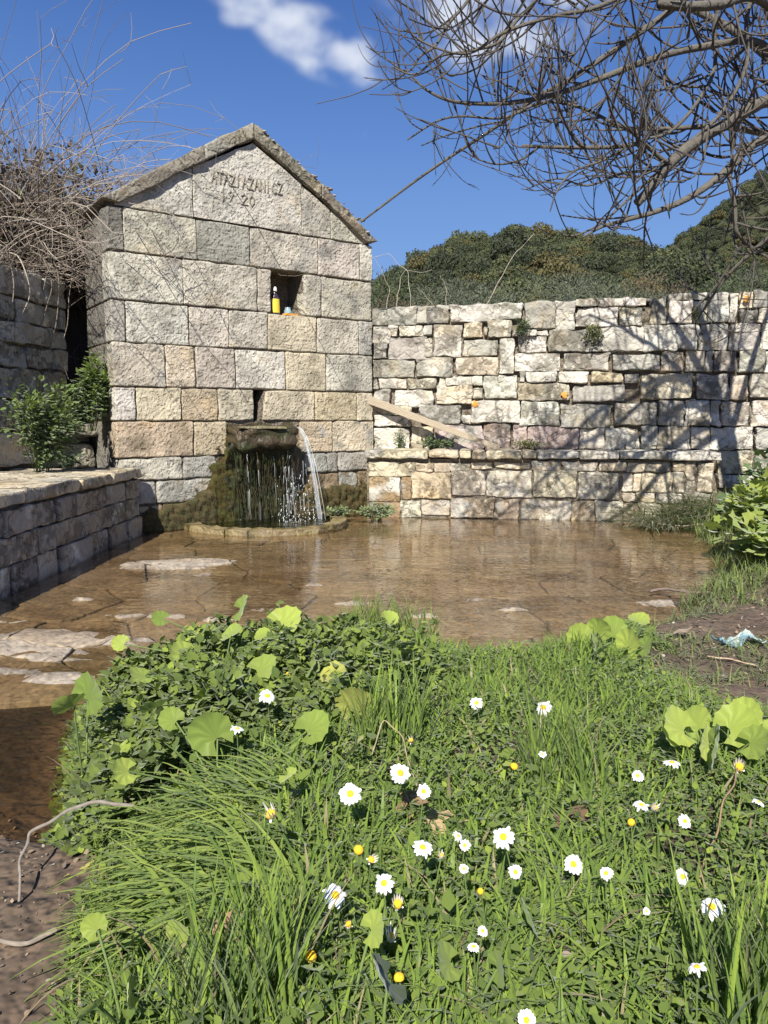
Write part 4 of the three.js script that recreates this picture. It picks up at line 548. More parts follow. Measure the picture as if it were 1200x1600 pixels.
// ------------------------------------------------------------------ dry brambles over the left wall
{
  const make = (name, label, cx, cD, n, seed, hmax, rad) => {
    const t = thing(name, label, 'brambles', [cx, H(cx, cD), -cD], 0, 'dry brambles above the left wall'), r = rng(seed), gs = [], dark = [];
    for (let i = 0; i < n; i++) {
      const a = r() * 6.28, q = Math.sqrt(r()) * rad, p = V(Math.cos(a) * q, -0.1, Math.sin(a) * q), d = V((r() - 0.5) * 1.3, 1.0 + r(), (r() - 0.62) * 1.2).normalize(), L = (0.7 + r() * 1.3) * hmax * (r() < 0.08 ? 1.15 : 0.85), pts = [p.clone()], steps = 6, grav = 0.24 + r() * 0.36;
      for (let k = 0; k < steps; k++) { d.y -= grav; d.add(ball(r).multiplyScalar(0.20)).normalize(); p.addScaledVector(d, L / steps); if (p.y < 0.02) p.y = 0.02 + r() * 0.1; pts.push(p.clone()); }
      const c = mixc([0.16, 0.125, 0.095], [0.42, 0.36, 0.29], r()), w = 0.0028 + r() * r() * 0.006; gs.push(rod(pts, w, w * 0.5, 3, 2, c));
      for (let k = 0; k < 3; k++) { const b = pts[1 + (r() * (pts.length - 1) | 0)], e = ball(r).multiplyScalar(0.16 + r() * 0.24); e.y += 0.05; gs.push(rod([b.clone(), b.clone().addScaledVector(e, 0.5).add(ball(r).multiplyScalar(0.02)), b.clone().add(e)], w * 0.55, w * 0.3, 3, 1, mixc([0.18, 0.14, 0.11], [0.44, 0.38, 0.31], r()))); }
    }
    part('canes', merge(gs), M.cane, t);
    const f = new Foliage(); for (let i = 0; i < n * 14; i++) { const a = r() * 6.28, q = Math.sqrt(r()) * rad * 1.1, y = r() * r() * hmax * 0.8; f.leaf('ovate', V(Math.cos(a) * q, y, Math.sin(a) * q), ball(r), ball(r), 0.035 + r() * 0.04, r() < 0.12 ? mixc([0.06, 0.08, 0.02], [0.13, 0.15, 0.04], r()) : mixc([0.04, 0.03, 0.022], [0.15, 0.115, 0.08], r())); }
    part('dead_leaves', f.geo(), M.dryLeaf, t).userData.kind = 'stuff';
  };
  make('bramble_thicket', 'dense dry bramble thicket at the far left above the shaded wall', -3.6, 7.2, 950, 601, 1.6, 0.74);
  make('bramble_thicket', 'dry brown brambles arching up beside the spring house roof', -3.3, 8.0, 800, 602, 1.75, 0.6);
  make('bramble_thicket', 'thin pale bramble canes rising behind the roof coping', -2.85, 8.7, 150, 603, 1.5, 0.5);
  make('bramble_thicket', 'low tangle of dead stems along the left wall top', -3.5, 6.75, 420, 604, 0.8, 0.42);
  const r = rng(611); // stems hanging down the corner
  [['pale dry stem hanging down the corner beside the spring house', -2.80, -6.72, 2.35, 1.15], ['thin grey bramble stem trailing over the left wall face', -2.92, -6.35, 2.25, 1.35], ['curved dry stem hooked over the shaded wall top', -2.95, -6.2, 2.28, 1.0], ['dark vine stem against the flank of the spring house', -2.74, -6.86, 2.7, 1.3], ['fine straw coloured tendril hanging in the wall corner', -2.84, -6.6, 2.3, 1.5]].forEach(([l, x, z, y0, y1]) => { const t = thing('hanging_stem', l, 'stem', [x, y1, z], 0, 'dry stems hanging in the left corner'); const p = []; for (let k = 0; k <= 6; k++) p.push(V((r() - 0.5) * 0.05 + 0.06 * Math.sin(k), lerp(y0 - y1, 0, k / 6), (r() - 0.5) * 0.05 + 0.08)); part('stem', rod([V(-0.25, y0 - y1 + 0.05, -0.1), ...p], 0.006, 0.003, 5, 3, mixc([0.2, 0.17, 0.13], [0.45, 0.39, 0.31], r())), M.cane, t); });
}

// ------------------------------------------------------------------ plants on and by the stonework
function clump(name, label, pos, turn, w, h, d, n, shape, size, c0, c1, o = {}) {
  const t = thing(name, label, o.category ?? 'plant', pos, turn, o.group), r = rng(o.seed ?? (label.length * 31 + n)), f = new Foliage(), st = [];
  const heads = []; for (let i = 0; i < (o.stems ?? 16); i++) { const b = ball(r); heads.push(V(b.x * w * 0.5, h * (0.45 + 0.5 * Math.abs(b.y)) * (o.hang ? -0.6 + r() : 1), Math.abs(b.z) * d)); }
  heads.forEach(p => st.push(rod([V(p.x * 0.2, o.hang ? 0.0 : -0.03, 0), V(p.x * 0.6, p.y * 0.55, p.z * 0.6), p.clone()], o.sr ?? 0.003, 0.0015, 4, 2)));
  for (let i = 0; i < n; i++) { const q = heads[i % heads.length], k = 0.25 + 0.75 * Math.sqrt(r()), b = ball(r), p = V(q.x * k, q.y * k, q.z * k).add(V(b.x * w * 0.16, b.y * h * 0.12, b.z * d * 0.3 + d * 0.1)); if (!o.hang && p.y < 0) p.y = 0.01; f.leaf(shape, p, V(b.x, b.y * 0.6 + 0.1, b.z + 0.4), V((r() - 0.5) * 0.9, 1, 0.35 + (r() - 0.5) * 0.9), size * (0.6 + 0.7 * r()), mixc(c0, c1, clamp(r() * 0.8 + 0.3 * b.y))); }
  part('foliage', f.geo(), M.leaf, t); part('stems', merge(st), M.stem, t); return t;
}
const G = { mid: [[0.055, 0.10, 0.022], [0.13, 0.20, 0.045]], bright: [[0.10, 0.17, 0.025], [0.24, 0.33, 0.05]], grey: [[0.07, 0.10, 0.045], [0.15, 0.19, 0.09]], yellow: [[0.16, 0.19, 0.03], [0.36, 0.36, 0.06]], dark: [[0.03, 0.055, 0.016], [0.075, 0.12, 0.03]] };
clump('leafy_weed', 'large green leafy weed growing on the left bench against the wall', [-2.60, 0.54, -5.80], 1.25, 0.72, 0.78, 0.26, 2900, 'ovate', 0.046, [0.085, 0.14, 0.02], [0.20, 0.28, 0.05], { stems: 30 });
clump('ivy', 'bright green ivy in the corner left of the spring house', [-2.46, 0.88, -6.44], 0.9, 0.50, 0.70, 0.16, 1500, 'ovate', 0.048, ...G.bright, { stems: 18, seed: 77 });
clump('leafy_weed', 'small green weed at the right end of the left bench top', [-2.62, 0.545, -6.30], 1.2, 0.30, 0.16, 0.16, 240, 'ovate', 0.034, ...G.mid, { stems: 10 });
const onWall = (u, v, z = 0.03) => { const c = Math.cos(R7), s = Math.sin(R7); return [u * c + z * s, v, -7.86 - u * s + z * c]; };
clump('wall_plant', 'dark green plant rooted high in the right wall near the middle', onWall(1.39, 1.86), R7, 0.26, 0.2, 0.12, 420, 'ovate', 0.026, ...G.mid, { hang: true, group: 'plants in the right wall' });
clump('wall_plant', 'pale yellowish plant hanging from a joint of the right wall', onWall(2.03, 1.80), R7, 0.22, 0.24, 0.12, 420, 'ovate', 0.024, [0.15, 0.17, 0.05], [0.34, 0.35, 0.14], { hang: true, group: 'plants in the right wall' });
clump('wall_plant', 'tiny yellow green tuft high on the right wall under the branches', onWall(3.0, 1.97), R7, 0.08, 0.18, 0.05, 120, 'ovate', 0.022, ...G.yellow, { hang: true, group: 'plants in the right wall', stems: 6 });
clump('bench_weed', 'small fern like weed at the left end of the right bench', onWall(0.17, 0.65, 0.08), R7, 0.10, 0.2, 0.06, 150, 'lance', 0.05, ...G.mid, { group: 'weeds on the right bench', stems: 8 });
clump('bench_weed', 'green weed growing under the leaning plank', onWall(0.58, 0.65, 0.10), R7, 0.42, 0.14, 0.12, 380, 'ovate', 0.036, ...G.mid, { group: 'weeds on the right bench' });
clump('bench_weed', 'yellowish weed on the bench right of the plank', onWall(1.46, 0.65, 0.10), R7, 0.34, 0.11, 0.1, 300, 'ovate', 0.028, [0.12, 0.15, 0.03], [0.30, 0.31, 0.07], { group: 'weeds on the right bench' });
clump('cress', 'pale green cress at the wall foot just right of the waterfall', [-0.46, 0.01, -7.22], R35, 0.32, 0.13, 0.14, 420, 'ovate', 0.034, [0.12, 0.17, 0.05], [0.30, 0.36, 0.13], { group: 'cress by the basin', stems: 12 });
clump('cress', 'larger pale cress clump below the left end of the right bench', [-0.06, 0.01, -7.18], 0.2, 0.40, 0.17, 0.16, 560, 'ovate', 0.036, [0.12, 0.17, 0.05], [0.30, 0.36, 0.14], { group: 'cress by the basin', stems: 14 });
// the lime green bush at the right edge, and rank grass beside it
const limes = [[2.62, 5.15, 0.85, 0.56, 460, 'tall lime green leafy bush at the right edge by the wall'], [2.28, 4.55, 0.55, 0.36, 260, 'lower lime green leafy plant at the pool edge on the right'], [2.95, 5.9, 0.8, 0.62, 360, 'darker green leafy bush behind the lime bush on the right'], [2.75, 4.6, 0.6, 0.42, 260, 'lime green leafy plant at the right border of the view']];
limes.forEach(([x, D, w, h, n, l], i) => clump('leafy_bush', l, [x, H(x, D) - 0.02, -D], 0, w, h, w * 0.4, n, 'lobed', 0.095, ...(i === 2 ? G.mid : [[0.15, 0.23, 0.03], [0.40, 0.46, 0.07]]), { category: 'bush', group: 'leafy bushes at the right edge', stems: 22, sr: 0.005, seed: 900 + i }));

// ------------------------------------------------------------------ grass and herbs
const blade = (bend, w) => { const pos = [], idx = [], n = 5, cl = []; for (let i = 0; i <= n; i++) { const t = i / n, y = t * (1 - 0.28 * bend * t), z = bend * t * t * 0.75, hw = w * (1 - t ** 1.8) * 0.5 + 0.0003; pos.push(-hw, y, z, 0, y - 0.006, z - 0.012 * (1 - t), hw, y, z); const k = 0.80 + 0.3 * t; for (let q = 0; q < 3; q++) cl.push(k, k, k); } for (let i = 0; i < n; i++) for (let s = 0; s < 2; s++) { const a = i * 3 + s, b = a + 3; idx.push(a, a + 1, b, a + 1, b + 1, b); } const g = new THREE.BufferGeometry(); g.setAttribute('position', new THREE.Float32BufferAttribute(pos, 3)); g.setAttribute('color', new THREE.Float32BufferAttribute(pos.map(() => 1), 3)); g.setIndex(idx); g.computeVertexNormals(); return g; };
const blades = [blade(0.35, 0.052), blade(0.8, 0.058), blade(1.3, 0.052)];
function instances(root, name, geo, mat, list) { const m = new THREE.InstancedMesh(geo, mat, list.length), o = new THREE.Object3D(), c = new THREE.Color(); o.rotation.order = 'YXZ'; list.forEach(([x, y, z, ry, rx, s, w, cl, rz = 0], i) => { o.position.set(x, y, z); o.rotation.set(rx, ry, rz); o.scale.set(s * w, s, s); o.updateMatrix(); m.setMatrixAt(i, o.matrix); c.setRGB(...cl); m.setColorAt(i, c); }); m.name = name; m.castShadow = m.receiveShadow = true; m.userData = { kind: 'stuff' }; root.add(m); return m; }
const stuff = (name, label, category) => { const g = new THREE.Group(); g.name = name; g.userData = { kind: 'stuff', label, category }; scene.add(g); return g; };
const BARE = [[1.15, 2.62, 0.26], [1.3, 2.35, 0.22], [0.28, 1.02, 0.05], [-0.12, 1.62, 0.06], [1.6, 3.2, 0.45]];
const isBare = (x, D) => BARE.some(([a, b, s]) => (x - a) ** 2 + (D - b) ** 2 < s * s * (1 + P.noise(x * 8, D * 8, 3)));
const herbZone = (x, D) => smooth(0.0, 0.25, Math.max(1 - Math.hypot((x + 0.42) / 0.62, (D - 2.3) / 0.66), 1 - Math.hypot((x + 0.72) / 0.26, (D - 1.85) / 0.42)) + 0.25 * P.noise(x * 3, D * 3, 9));
{
  const r = rng(700), sets = [[], [], []], root = stuff('meadow_grass', 'green meadow grass in the foreground', 'grass');
  const gc = () => { const u = r(); return u < 0.035 ? mixc([0.33, 0.28, 0.13], [0.42, 0.36, 0.2], r()) : mixc([0.085, 0.165, 0.014], [0.34, 0.46, 0.045], r() * r() * 0.6 + r() * 0.4); };
  let n = 0; while (n < 52000) {
    const D = 0.55 + 2.75 * Math.pow(r(), 1.25), x = lerp(-1.1, 2.7, r()), e = -sd(MEADOW, x, D); if (e < 0.0 || (x > D * 0.62 + 0.25 && (r() < 0.35 || x > D + 0.9)) || isBare(x, D)) continue;
    const hz = herbZone(x, D); if (r() < hz * 0.55) continue; const cl = fbm(x * 2.6, D * 2.6, 4, 3); if (r() > 0.70 + cl * 2.2) continue;
    const L = (0.040 + 0.055 * r() + 0.08 * Math.max(0, cl) + 0.04 * r() * r()) * (0.55 + 0.45 * smooth(0, 0.15, e));
    sets[n % 3].push([x, H(x, D) - 0.006, -D, r() * 6.28, (r() - 0.35) * 0.7, L, (0.75 + r() * 0.8) * Math.min(1.5, 0.11 / L + 0.35), gc()]); n++;
  }
  // dead straw lying through the green
  for (let i = 0; i < 700; i++) { const D = 0.65 + 2.2 * r(), x = lerp(-0.8, 1.3, r()); if (-sd(MEADOW, x, D) < 0.02) continue; sets[i % 3].push([x, H(x, D) + 0.01 + 0.03 * r(), -D, r() * 6.28, 0.5 + r() * 0.9, 0.06 + r() * 0.10, 0.55, mixc([0.16, 0.11, 0.055], [0.40, 0.31, 0.17], r())]); }
  // the long tussock falling to the left
  for (let i = 0; i < 620; i++) { const a = r(), x = -0.27 + (r() - 0.5) * 0.30, D = 1.36 + (r() - 0.5) * 0.40, yaw = -Math.PI / 2 + (r() - 0.5) * 1.5 - 0.1; sets[1 + i % 2].push([x, H(x, D), -D, yaw, 0.25 + r() * 0.75, 0.10 + r() * 0.13, 0.95, mixc([0.10, 0.18, 0.02], [0.33, 0.42, 0.06], r())]); }
  // upright tufts
  for (const [tx, tD, k] of [[0.38, 1.55, 220], [-0.05, 2.75, 240], [0.1, 2.72, 160], [0.02, 1.75, 160], [-0.2, 0.95, 260], [0.5, 0.9, 200]]) for (let i = 0; i < k; i++) { const x = tx + (r() - 0.5) * 0.16, D = tD + (r() - 0.5) * 0.14; sets[0].push([x, H(x, D), -D, r() * 6.28, (r() - 0.3) * 0.4, 0.12 + r() * 0.14, 0.6, gc()]); }
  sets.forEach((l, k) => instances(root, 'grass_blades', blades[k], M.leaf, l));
  // verge grass on the right, by the wall and the mud
  const root2 = stuff('verge_grass', 'rank grass along the right edge of the pool', 'grass'), s2 = [[], [], []];
  for (let i = 0; i < 6500;) { const x = lerp(1.2, 3.6, r()), D = lerp(3.2, 7.2, r()), e = -sd(VERGE, x, D); if (e < -0.03 || (isBare(x, D))) continue; const L = 0.07 + r() * 0.10 + 0.16 * smooth(5.4, 6.6, D) * r(); s2[i % 3].push([x, H(x, D) - 0.005, -D, r() * 6.28, (r() - 0.3) * 0.8, L, 0.9, mixc([0.085, 0.14, 0.025], [0.24, 0.30, 0.06], r())]); i++; }
  for (let i = 0; i < 700; i++) { const x = 2.72 + (r() - 0.5) * 0.8, D = 6.75 + (r() - 0.5) * 0.5; s2[1 + i % 2].push([x, H(x, D), -D, -1.2 + (r() - 0.5) * 2.4, 0.1 + r() * 0.5, 0.22 + r() * 0.22, 0.5, r() < 0.25 ? [0.40, 0.34, 0.2] : mixc([0.06, 0.10, 0.02], [0.17, 0.22, 0.05], r())]); }
  // sparse blades in the mud
  for (let i = 0; i < 3600; i++) { const x = lerp(1.0, 2.0, r()), D = lerp(2.2, 3.8, r()); if (sd(POOL, x, D) < 0.05 || P.noise(x * 3.2, D * 3.2, 1) < 0.02) continue; s2[i % 3].push([x, H(x, D) - 0.004, -D, r() * 6.28, r() * 0.9, 0.04 + r() * 0.07, 1.1, mixc([0.09, 0.14, 0.03], [0.22, 0.26, 0.07], r())]); }
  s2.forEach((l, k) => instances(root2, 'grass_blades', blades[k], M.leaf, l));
  // creeping herb with small rounded leaves
  const one = new Foliage(); one.leaf('ovate', V(0, 0, 0), V(0, 0.25, 1), V(0, 1, 0), 1, [1, 1, 1]); const leafG = one.geo(), hs = [], cs = [], root3 = stuff('creeping_herb', 'dense dark green creeping herb at the pool side of the meadow', 'herb');
  for (let i = 0; i < 17000;) { const x = lerp(-1.15, 0.45, r()), D = lerp(1.45, 3.05, r()), e = -sd(MEADOW, x, D); if (e < -0.03 || r() > herbZone(x, D) * (0.45 + 1.4 * smooth(-0.25, 0.25, P.noise(x * 7, D * 7, 12)))) continue; const hump = 0.105 * smooth(-0.05, 0.12, e) * (0.55 + 1.5 * Math.abs(P.noise(x * 4, D * 4, 6)) + 0.75 * P.noise(x * 11, D * 11, 2)) * (r() < 0.06 ? 1.15 : 1); const y = H(x, D) + hump * (1 - 0.75 * r() * r()); hs.push([x, y, -D, r() * 6.28, (r() - 0.75) * 1.2, 0.014 + r() * 0.024, 1.25, mixc([0.075, 0.125, 0.014], [0.30, 0.39, 0.04], r() * r() + 0.2 * r()), (r() - 0.5) * 0.8]); i++; }
  instances(root3, 'herb_leaves', leafG, M.leaf, hs);
  const root4 = stuff('clover', 'small clover and weed leaves low among the grass', 'clover');
  for (let i = 0; i < 34000;) { const D = 0.6 + 2.6 * Math.pow(r(), 1.2), x = lerp(-0.9, 2.4, r()); if (-sd(MEADOW, x, D) < 0 || isBare(x, D)) continue; const y = H(x, D) + 0.01 + 0.06 * r() * (1 + P.noise(x * 3, D * 3, 5)); cs.push([x, y, -D, r() * 6.28, (r() - 0.5) * 1.0, (0.008 + r() * 0.014) * (r() < 0.03 ? 1.8 : 1), 1.2, mixc([0.09, 0.15, 0.014], [0.33, 0.42, 0.045], r() * r()), (r() - 0.5) * 0.7]); i++; }
  instances(root4, 'clover_leaves', leafG, M.leaf, cs);
  // litter: dead leaf bits and chips of earth on the bare soil
  const bits = [], root5 = stuff('soil_litter', 'crumbs of earth and dead leaf bits on the bare soil', 'litter');
  for (let i = 0; i < 3200;) { const a = r() < 0.5, x = a ? lerp(-1.3, -0.5, r()) : lerp(0.9, 2.2, r()), D = a ? lerp(0.9, 1.85, r()) : lerp(2.1, 3.9, r()); if (sd(POOL, x, D) < 0.02) continue; const u = r(); bits.push([x, H(x, D) + 0.002, -D, r() * 6.28, (r() - 0.5) * 1.4, 0.004 + 0.012 * r() * r() * (a ? 1 : 2.2), 1.6, u < 0.55 ? mixc([0.09, 0.065, 0.045], [0.2, 0.15, 0.1], r()) : u < 0.9 ? mixc([0.20, 0.145, 0.09], [0.34, 0.26, 0.17], r()) : [0.42, 0.37, 0.30], (r() - 0.5)]); i++; }
  instances(root5, 'litter_bits', leafG, M.dryLeaf, bits);
}

// ------------------------------------------------------------------ broad scalloped leaves: each plant a thing
{
  const r = rng(760);
  const plant = (label, leaves, o = {}) => {   // leaves: [x, D, size in mm]
    const cx = leaves.reduce((s, l) => s + l[0], 0) / leaves.length, cD = leaves.reduce((s, l) => s + l[1], 0) / leaves.length, y = H(cx, cD), t = thing('broadleaf_plant', label, 'plant', [cx, y, -cD], 0, 'broad leaved plants in the meadow');
    leaves.forEach(([x, D, s]) => {
      const f = new Foliage(), yy = (o.h ?? 0.23) + 0.025 + (r() - 0.5) * 0.05 - y, p = V(x - cx, yy, -(D - cD)), out = V(p.x + (r() - 0.5) * 0.08, 0.05 + r() * 0.06, p.z + 0.06 + (r() - 0.5) * 0.1), c = mixc(o.c0 ?? [0.20, 0.29, 0.035], o.c1 ?? [0.44, 0.53, 0.08], r()), S = s / 1000 * 1.02, d = out.clone().normalize();
      const up = V((r() - 0.5) * 0.9 - 0.2, 0.7, 0.75 + (r() - 0.5) * 0.5); f.leaf('round', p.clone().addScaledVector(d, -S * 0.4), d, up, S, c.map(v => v * 0.82), c.map(v => v * 1.12));
      const m = part('leaf', f.geo(), M.leaf, t); part('petiole', rod([V(0, -0.01, 0), V(p.x * 0.4, yy * 0.55, p.z * 0.4), p.clone().addScaledVector(d, -S * 0.28)], 0.0028, 0.002, 5, 3), M.stem, t);
    });
  };
  plant('pair of broad scalloped leaves reaching over the water at the far left', [[-0.77, 1.93, 101], [-0.77, 1.79, 78]]);
  plant('broad scalloped leaves in the middle of the creeping herb', [[-0.45, 1.89, 93], [-0.33, 2.03, 92], [-0.54, 1.74, 76], [-0.48, 2.33, 73]]);
  plant('broad round leaves left of centre just above the long tussock', [[-0.16, 1.68, 77], [-0.39, 1.63, 92], [-0.49, 1.68, 53], [-0.52, 1.44, 51], [-0.18, 1.37, 36]]);
  plant('tall bright broad leaves at the pool edge left of centre', [[-0.33, 2.51, 126], [-0.49, 2.59, 89], [-0.77, 2.55, 57]], { h: 0.25 });
  plant('yellowish crinkled broad leaves near the middle of the meadow', [[-0.07, 1.86, 104], [0.0, 1.82, 74], [-0.14, 2.03, 71], [-0.06, 1.52, 53]], { c0: [0.24, 0.28, 0.04], c1: [0.48, 0.48, 0.09] });
  plant('bright broad leaves on the crest of the creeping herb', [[-0.6, 2.2, 80], [-0.22, 2.32, 85], [-0.1, 2.45, 70], [-0.68, 2.05, 60], [-0.28, 2.2, 60], [-0.62, 2.42, 60], [-0.4, 2.45, 55], [-0.2, 2.05, 50], [-0.05, 2.15, 55], [-0.82, 2.3, 50], [-0.55, 1.98, 50], [0.02, 2.6, 60]], { h: 0.22 });
  plant('two small round leaves at the pool edge in the middle', [[0.09, 2.2, 65], [0.0, 2.21, 65]]);
  plant('clump of bright broad leaves at the far edge right of centre', [[0.66, 2.51, 87], [0.68, 2.4, 83], [0.80, 2.59, 98], [0.82, 2.47, 94], [0.84, 2.36, 61], [0.67, 2.26, 59], [0.74, 2.55, 80], [0.9, 2.62, 70]], { h: 0.2 });
  plant('large lime green broad leaves at the right border of the meadow', [[0.66, 1.65, 87], [0.73, 1.71, 75], [0.71, 1.55, 90], [0.70, 1.59, 70], [0.64, 1.65, 58], [0.80, 1.65, 87], [0.85, 1.72, 75], [0.81, 1.58, 69], [0.9, 1.64, 80]], { h: 0.22 });
  plant('single round leaf in the near grass right of centre', [[0.21, 1.01, 50]]);
  plant('two round leaves at the bottom of the view right of centre', [[0.08, 0.92, 46], [0.15, 0.90, 40]]);
  plant('cupped green leaf at the bottom beside the yellow flower heads', [[-0.01, 0.94, 42], [-0.09, 0.87, 27]]);
  plant('dark glossy leaf at the bottom centre of the view', [[0.0, 0.865, 60]], { c0: [0.06, 0.10, 0.04], c1: [0.08, 0.12, 0.05], h: 0.24 });
  plant('small broad leaves among the grass at the lower left', [[-0.37, 0.89, 40], [-0.34, 0.93, 36], [-0.30, 1.03, 34], [-0.42, 1.02, 34]], { h: 0.19 });
}

// ------------------------------------------------------------------ daisies
{
  const DAISY = [[0.03,1.34,0.3,40],[-0.06,1.28,0.29,41],[0.07,1.27,0.3,27],[0.19,1.14,0.29,37],[0.06,1.11,0.29,32],[0.0,1.08,0.25,31],[-0.07,1.02,0.27,37],[0.02,1.03,0.25,22],[0.23,1.82,0.25,35],[0.38,1.74,0.27,39],[0.3,1.13,0.25,32],[0.34,1.09,0.26,22],[0.19,1.03,0.3,22],[0.12,1.16,0.28,19],[0.13,1.15,0.27,19],[0.12,1.07,0.28,15],[0.31,1.42,0.3,17],[0.48,1.37,0.28,24],[0.6,1.51,0.24,37],[0.45,1.26,0.28,27],[0.49,1.17,0.3,23],[0.44,1.05,0.28,26],[0.44,0.95,0.3,33],[0.38,0.85,0.29,23],[0.12,0.94,0.25,17],[0.13,0.93,0.28,15],[0.16,0.78,0.28,22],[0.66,1.27,0.28,23],[-0.28,1.76,0.29,43],[-0.32,1.59,0.28,31],[-0.19,1.21,0.29,28],[0.73,1.49,0.24,29],[0.36,0.97,0.28,11]];
  const BUD = [[-0.04,1.12,0.28,18],[-0.02,1.11,0.27,18],[-0.01,1.02,0.22,17],[0.01,1.0,0.22,20],[-0.1,0.96,0.22,19],[-0.05,1.0,0.24,15],[0.02,0.92,0.22,17],[0.26,1.45,0.26,18],[0.42,1.22,0.27,15],[0.47,1.25,0.28,18],[0.14,1.03,0.27,11],[0.09,1.12,0.27,14],[-0.27,2.08,0.23,26],[0.06,1.62,0.24,17]];
  const petals = [12, 14, 16].map((n, q) => { const r = rng(800 + q), pos = [], idx = []; for (let k = 0; k < n; k++) { const a = k / n * 6.283 + (r() - 0.5) * 0.15, L = 0.42 + r() * 0.11, w = 0.085 + r() * 0.02, dr = -0.06 + (r() - 0.6) * 0.3, b = pos.length / 3, ca = Math.cos(a), sa = Math.sin(a); for (const [l, h, y] of [[0.1, -0.5, 0.02], [0.1, 0.5, 0.02], [0.3, -1, 0.045], [0.3, 1, 0.045], [0.43, -0.9, dr * 0.5 + 0.03], [0.43, 0.9, dr * 0.5 + 0.03], [0.5, -0.35, dr], [0.5, 0.35, dr]]) { const rr = l / 0.5 * L; pos.push(ca * rr - sa * h * w, y + (k % 2) * 0.012, sa * rr + ca * h * w); } for (let s = 0; s < 3; s++) { const c = b + s * 2; idx.push(c, c + 2, c + 1, c + 1, c + 2, c + 3); } } const g = new THREE.BufferGeometry(); g.setAttribute('position', new THREE.Float32BufferAttribute(pos, 3)); g.setIndex(idx); g.computeVertexNormals(); return g; });
  const disc = (() => { const g = new THREE.SphereGeometry(0.17, 14, 8, 0, 6.283, 0, 1.7), p = g.attributes.position; for (let i = 0; i < p.count; i++) { const e = 1 + 0.10 * P.noise(p.getX(i) * 60, p.getY(i) * 60, p.getZ(i) * 60); p.setXYZ(i, p.getX(i) * e, p.getY(i) * e * 0.62 + 0.01, p.getZ(i) * e); } g.computeVertexNormals(); return g; })();
  const cup = (() => { const g = new THREE.SphereGeometry(0.16, 10, 6, 0, 6.283, 1.4, 1.75); g.scale(1, 0.6, 1); return g; })();
  const r = rng(820);
  const flower = (name, label, cat, group, [x, D, y, mm], kind) => {
    const base = H(x, D), h = y - base, bx = x + (r() - 0.5) * 0.05, bD = D + (r() - 0.3) * 0.03, t = thing(name, label, cat, [bx, H(bx, bD) - 0.005, -bD], 0, group), hx = x - bx, hz = -(D - bD), top = V(hx, y - t.position.y, hz);
    part('stem', rod([V(0, 0, 0), V(hx * 0.3 + (r() - 0.5) * 0.01, top.y * 0.5, hz * 0.3), top.clone()], 0.0013, 0.0011, 5, 4), M.stem, t);
    const head = new THREE.Group(); head.name = 'flower_head'; head.position.copy(top); head.rotation.set(0.30 + (r() - 0.45) * 1.2, r() * 6.28, (r() - 0.5) * 1.1, 'ZXY'); const S = mm / 1000; t.add(head);
    const put = (n, g, m, sc = [1, 1, 1]) => { const q = part(n, g, m, head); q.scale.set(S * sc[0], S * sc[1], S * sc[2]); return q; };
    if (kind === 'daisy') { put('petals', petals[(r() * 3) | 0], M.petal); put('disc', disc, M.disc); put('calyx', cup, M.stem); }
    else if (kind === 'old') { const q = put('petals', petals[0], M.petal, [0.8, -4.5, 0.8]); put('disc', disc, M.disc, [1.7, 2.6, 1.7]); put('calyx', cup, M.stem, [1.5, 1.2, 1.5]); }
    else { put('disc', disc, M.disc, [2.5, 3.6, 2.5]); put('calyx', cup, M.stem, [2.3, 2, 2.3]); }
  };
  const order = ['leftmost', 'second', 'third', 'fourth', 'fifth', 'sixth', 'seventh', 'eighth', 'ninth', 'tenth', 'eleventh', 'twelfth', 'thirteenth', 'fourteenth', 'fifteenth', 'sixteenth', 'seventeenth', 'eighteenth', 'nineteenth', 'twentieth'];
  const old = new Set([7, 30, 31]);
  const rowOf = D => D > 1.4 ? 'far' : D > 1.15 ? 'middle' : 'near', bySort = (list, f) => { const g = {}; list.map((d, i) => [d, i]).sort((a, b) => a[0][0] / a[0][1] - b[0][0] / b[0][1]).forEach(([d, i]) => { const k = f(d, i); (g[k] ??= []).push([d, i]); }); return g; };
  const gD = bySort(DAISY, (d, i) => (old.has(i) ? 'fading ' : d[3] > 30 ? 'large ' : 'small ') + rowOf(d[1]));
  for (const [k, l] of Object.entries(gD)) l.forEach(([d, i], n) => { const [size, row] = k.split(' '); flower('daisy', `${size} white daisy with yellow disc in the ${row} grass, ${n ? order[n] + ' from the left' : 'the leftmost'} of those`, 'daisy', 'white daisies in the meadow', d, old.has(i) ? 'old' : 'daisy'); });
  const gB = bySort(BUD, d => rowOf(d[1]));
  for (const [k, l] of Object.entries(gB)) l.forEach(([d], n) => flower('daisy_bud', `yellow fading flower head in the ${k} grass, ${n ? order[n] + ' from the left' : 'the leftmost'} of those`, 'flower bud', 'yellow flower heads in the meadow', d, n % 2 ? 'old' : 'bud'));
}

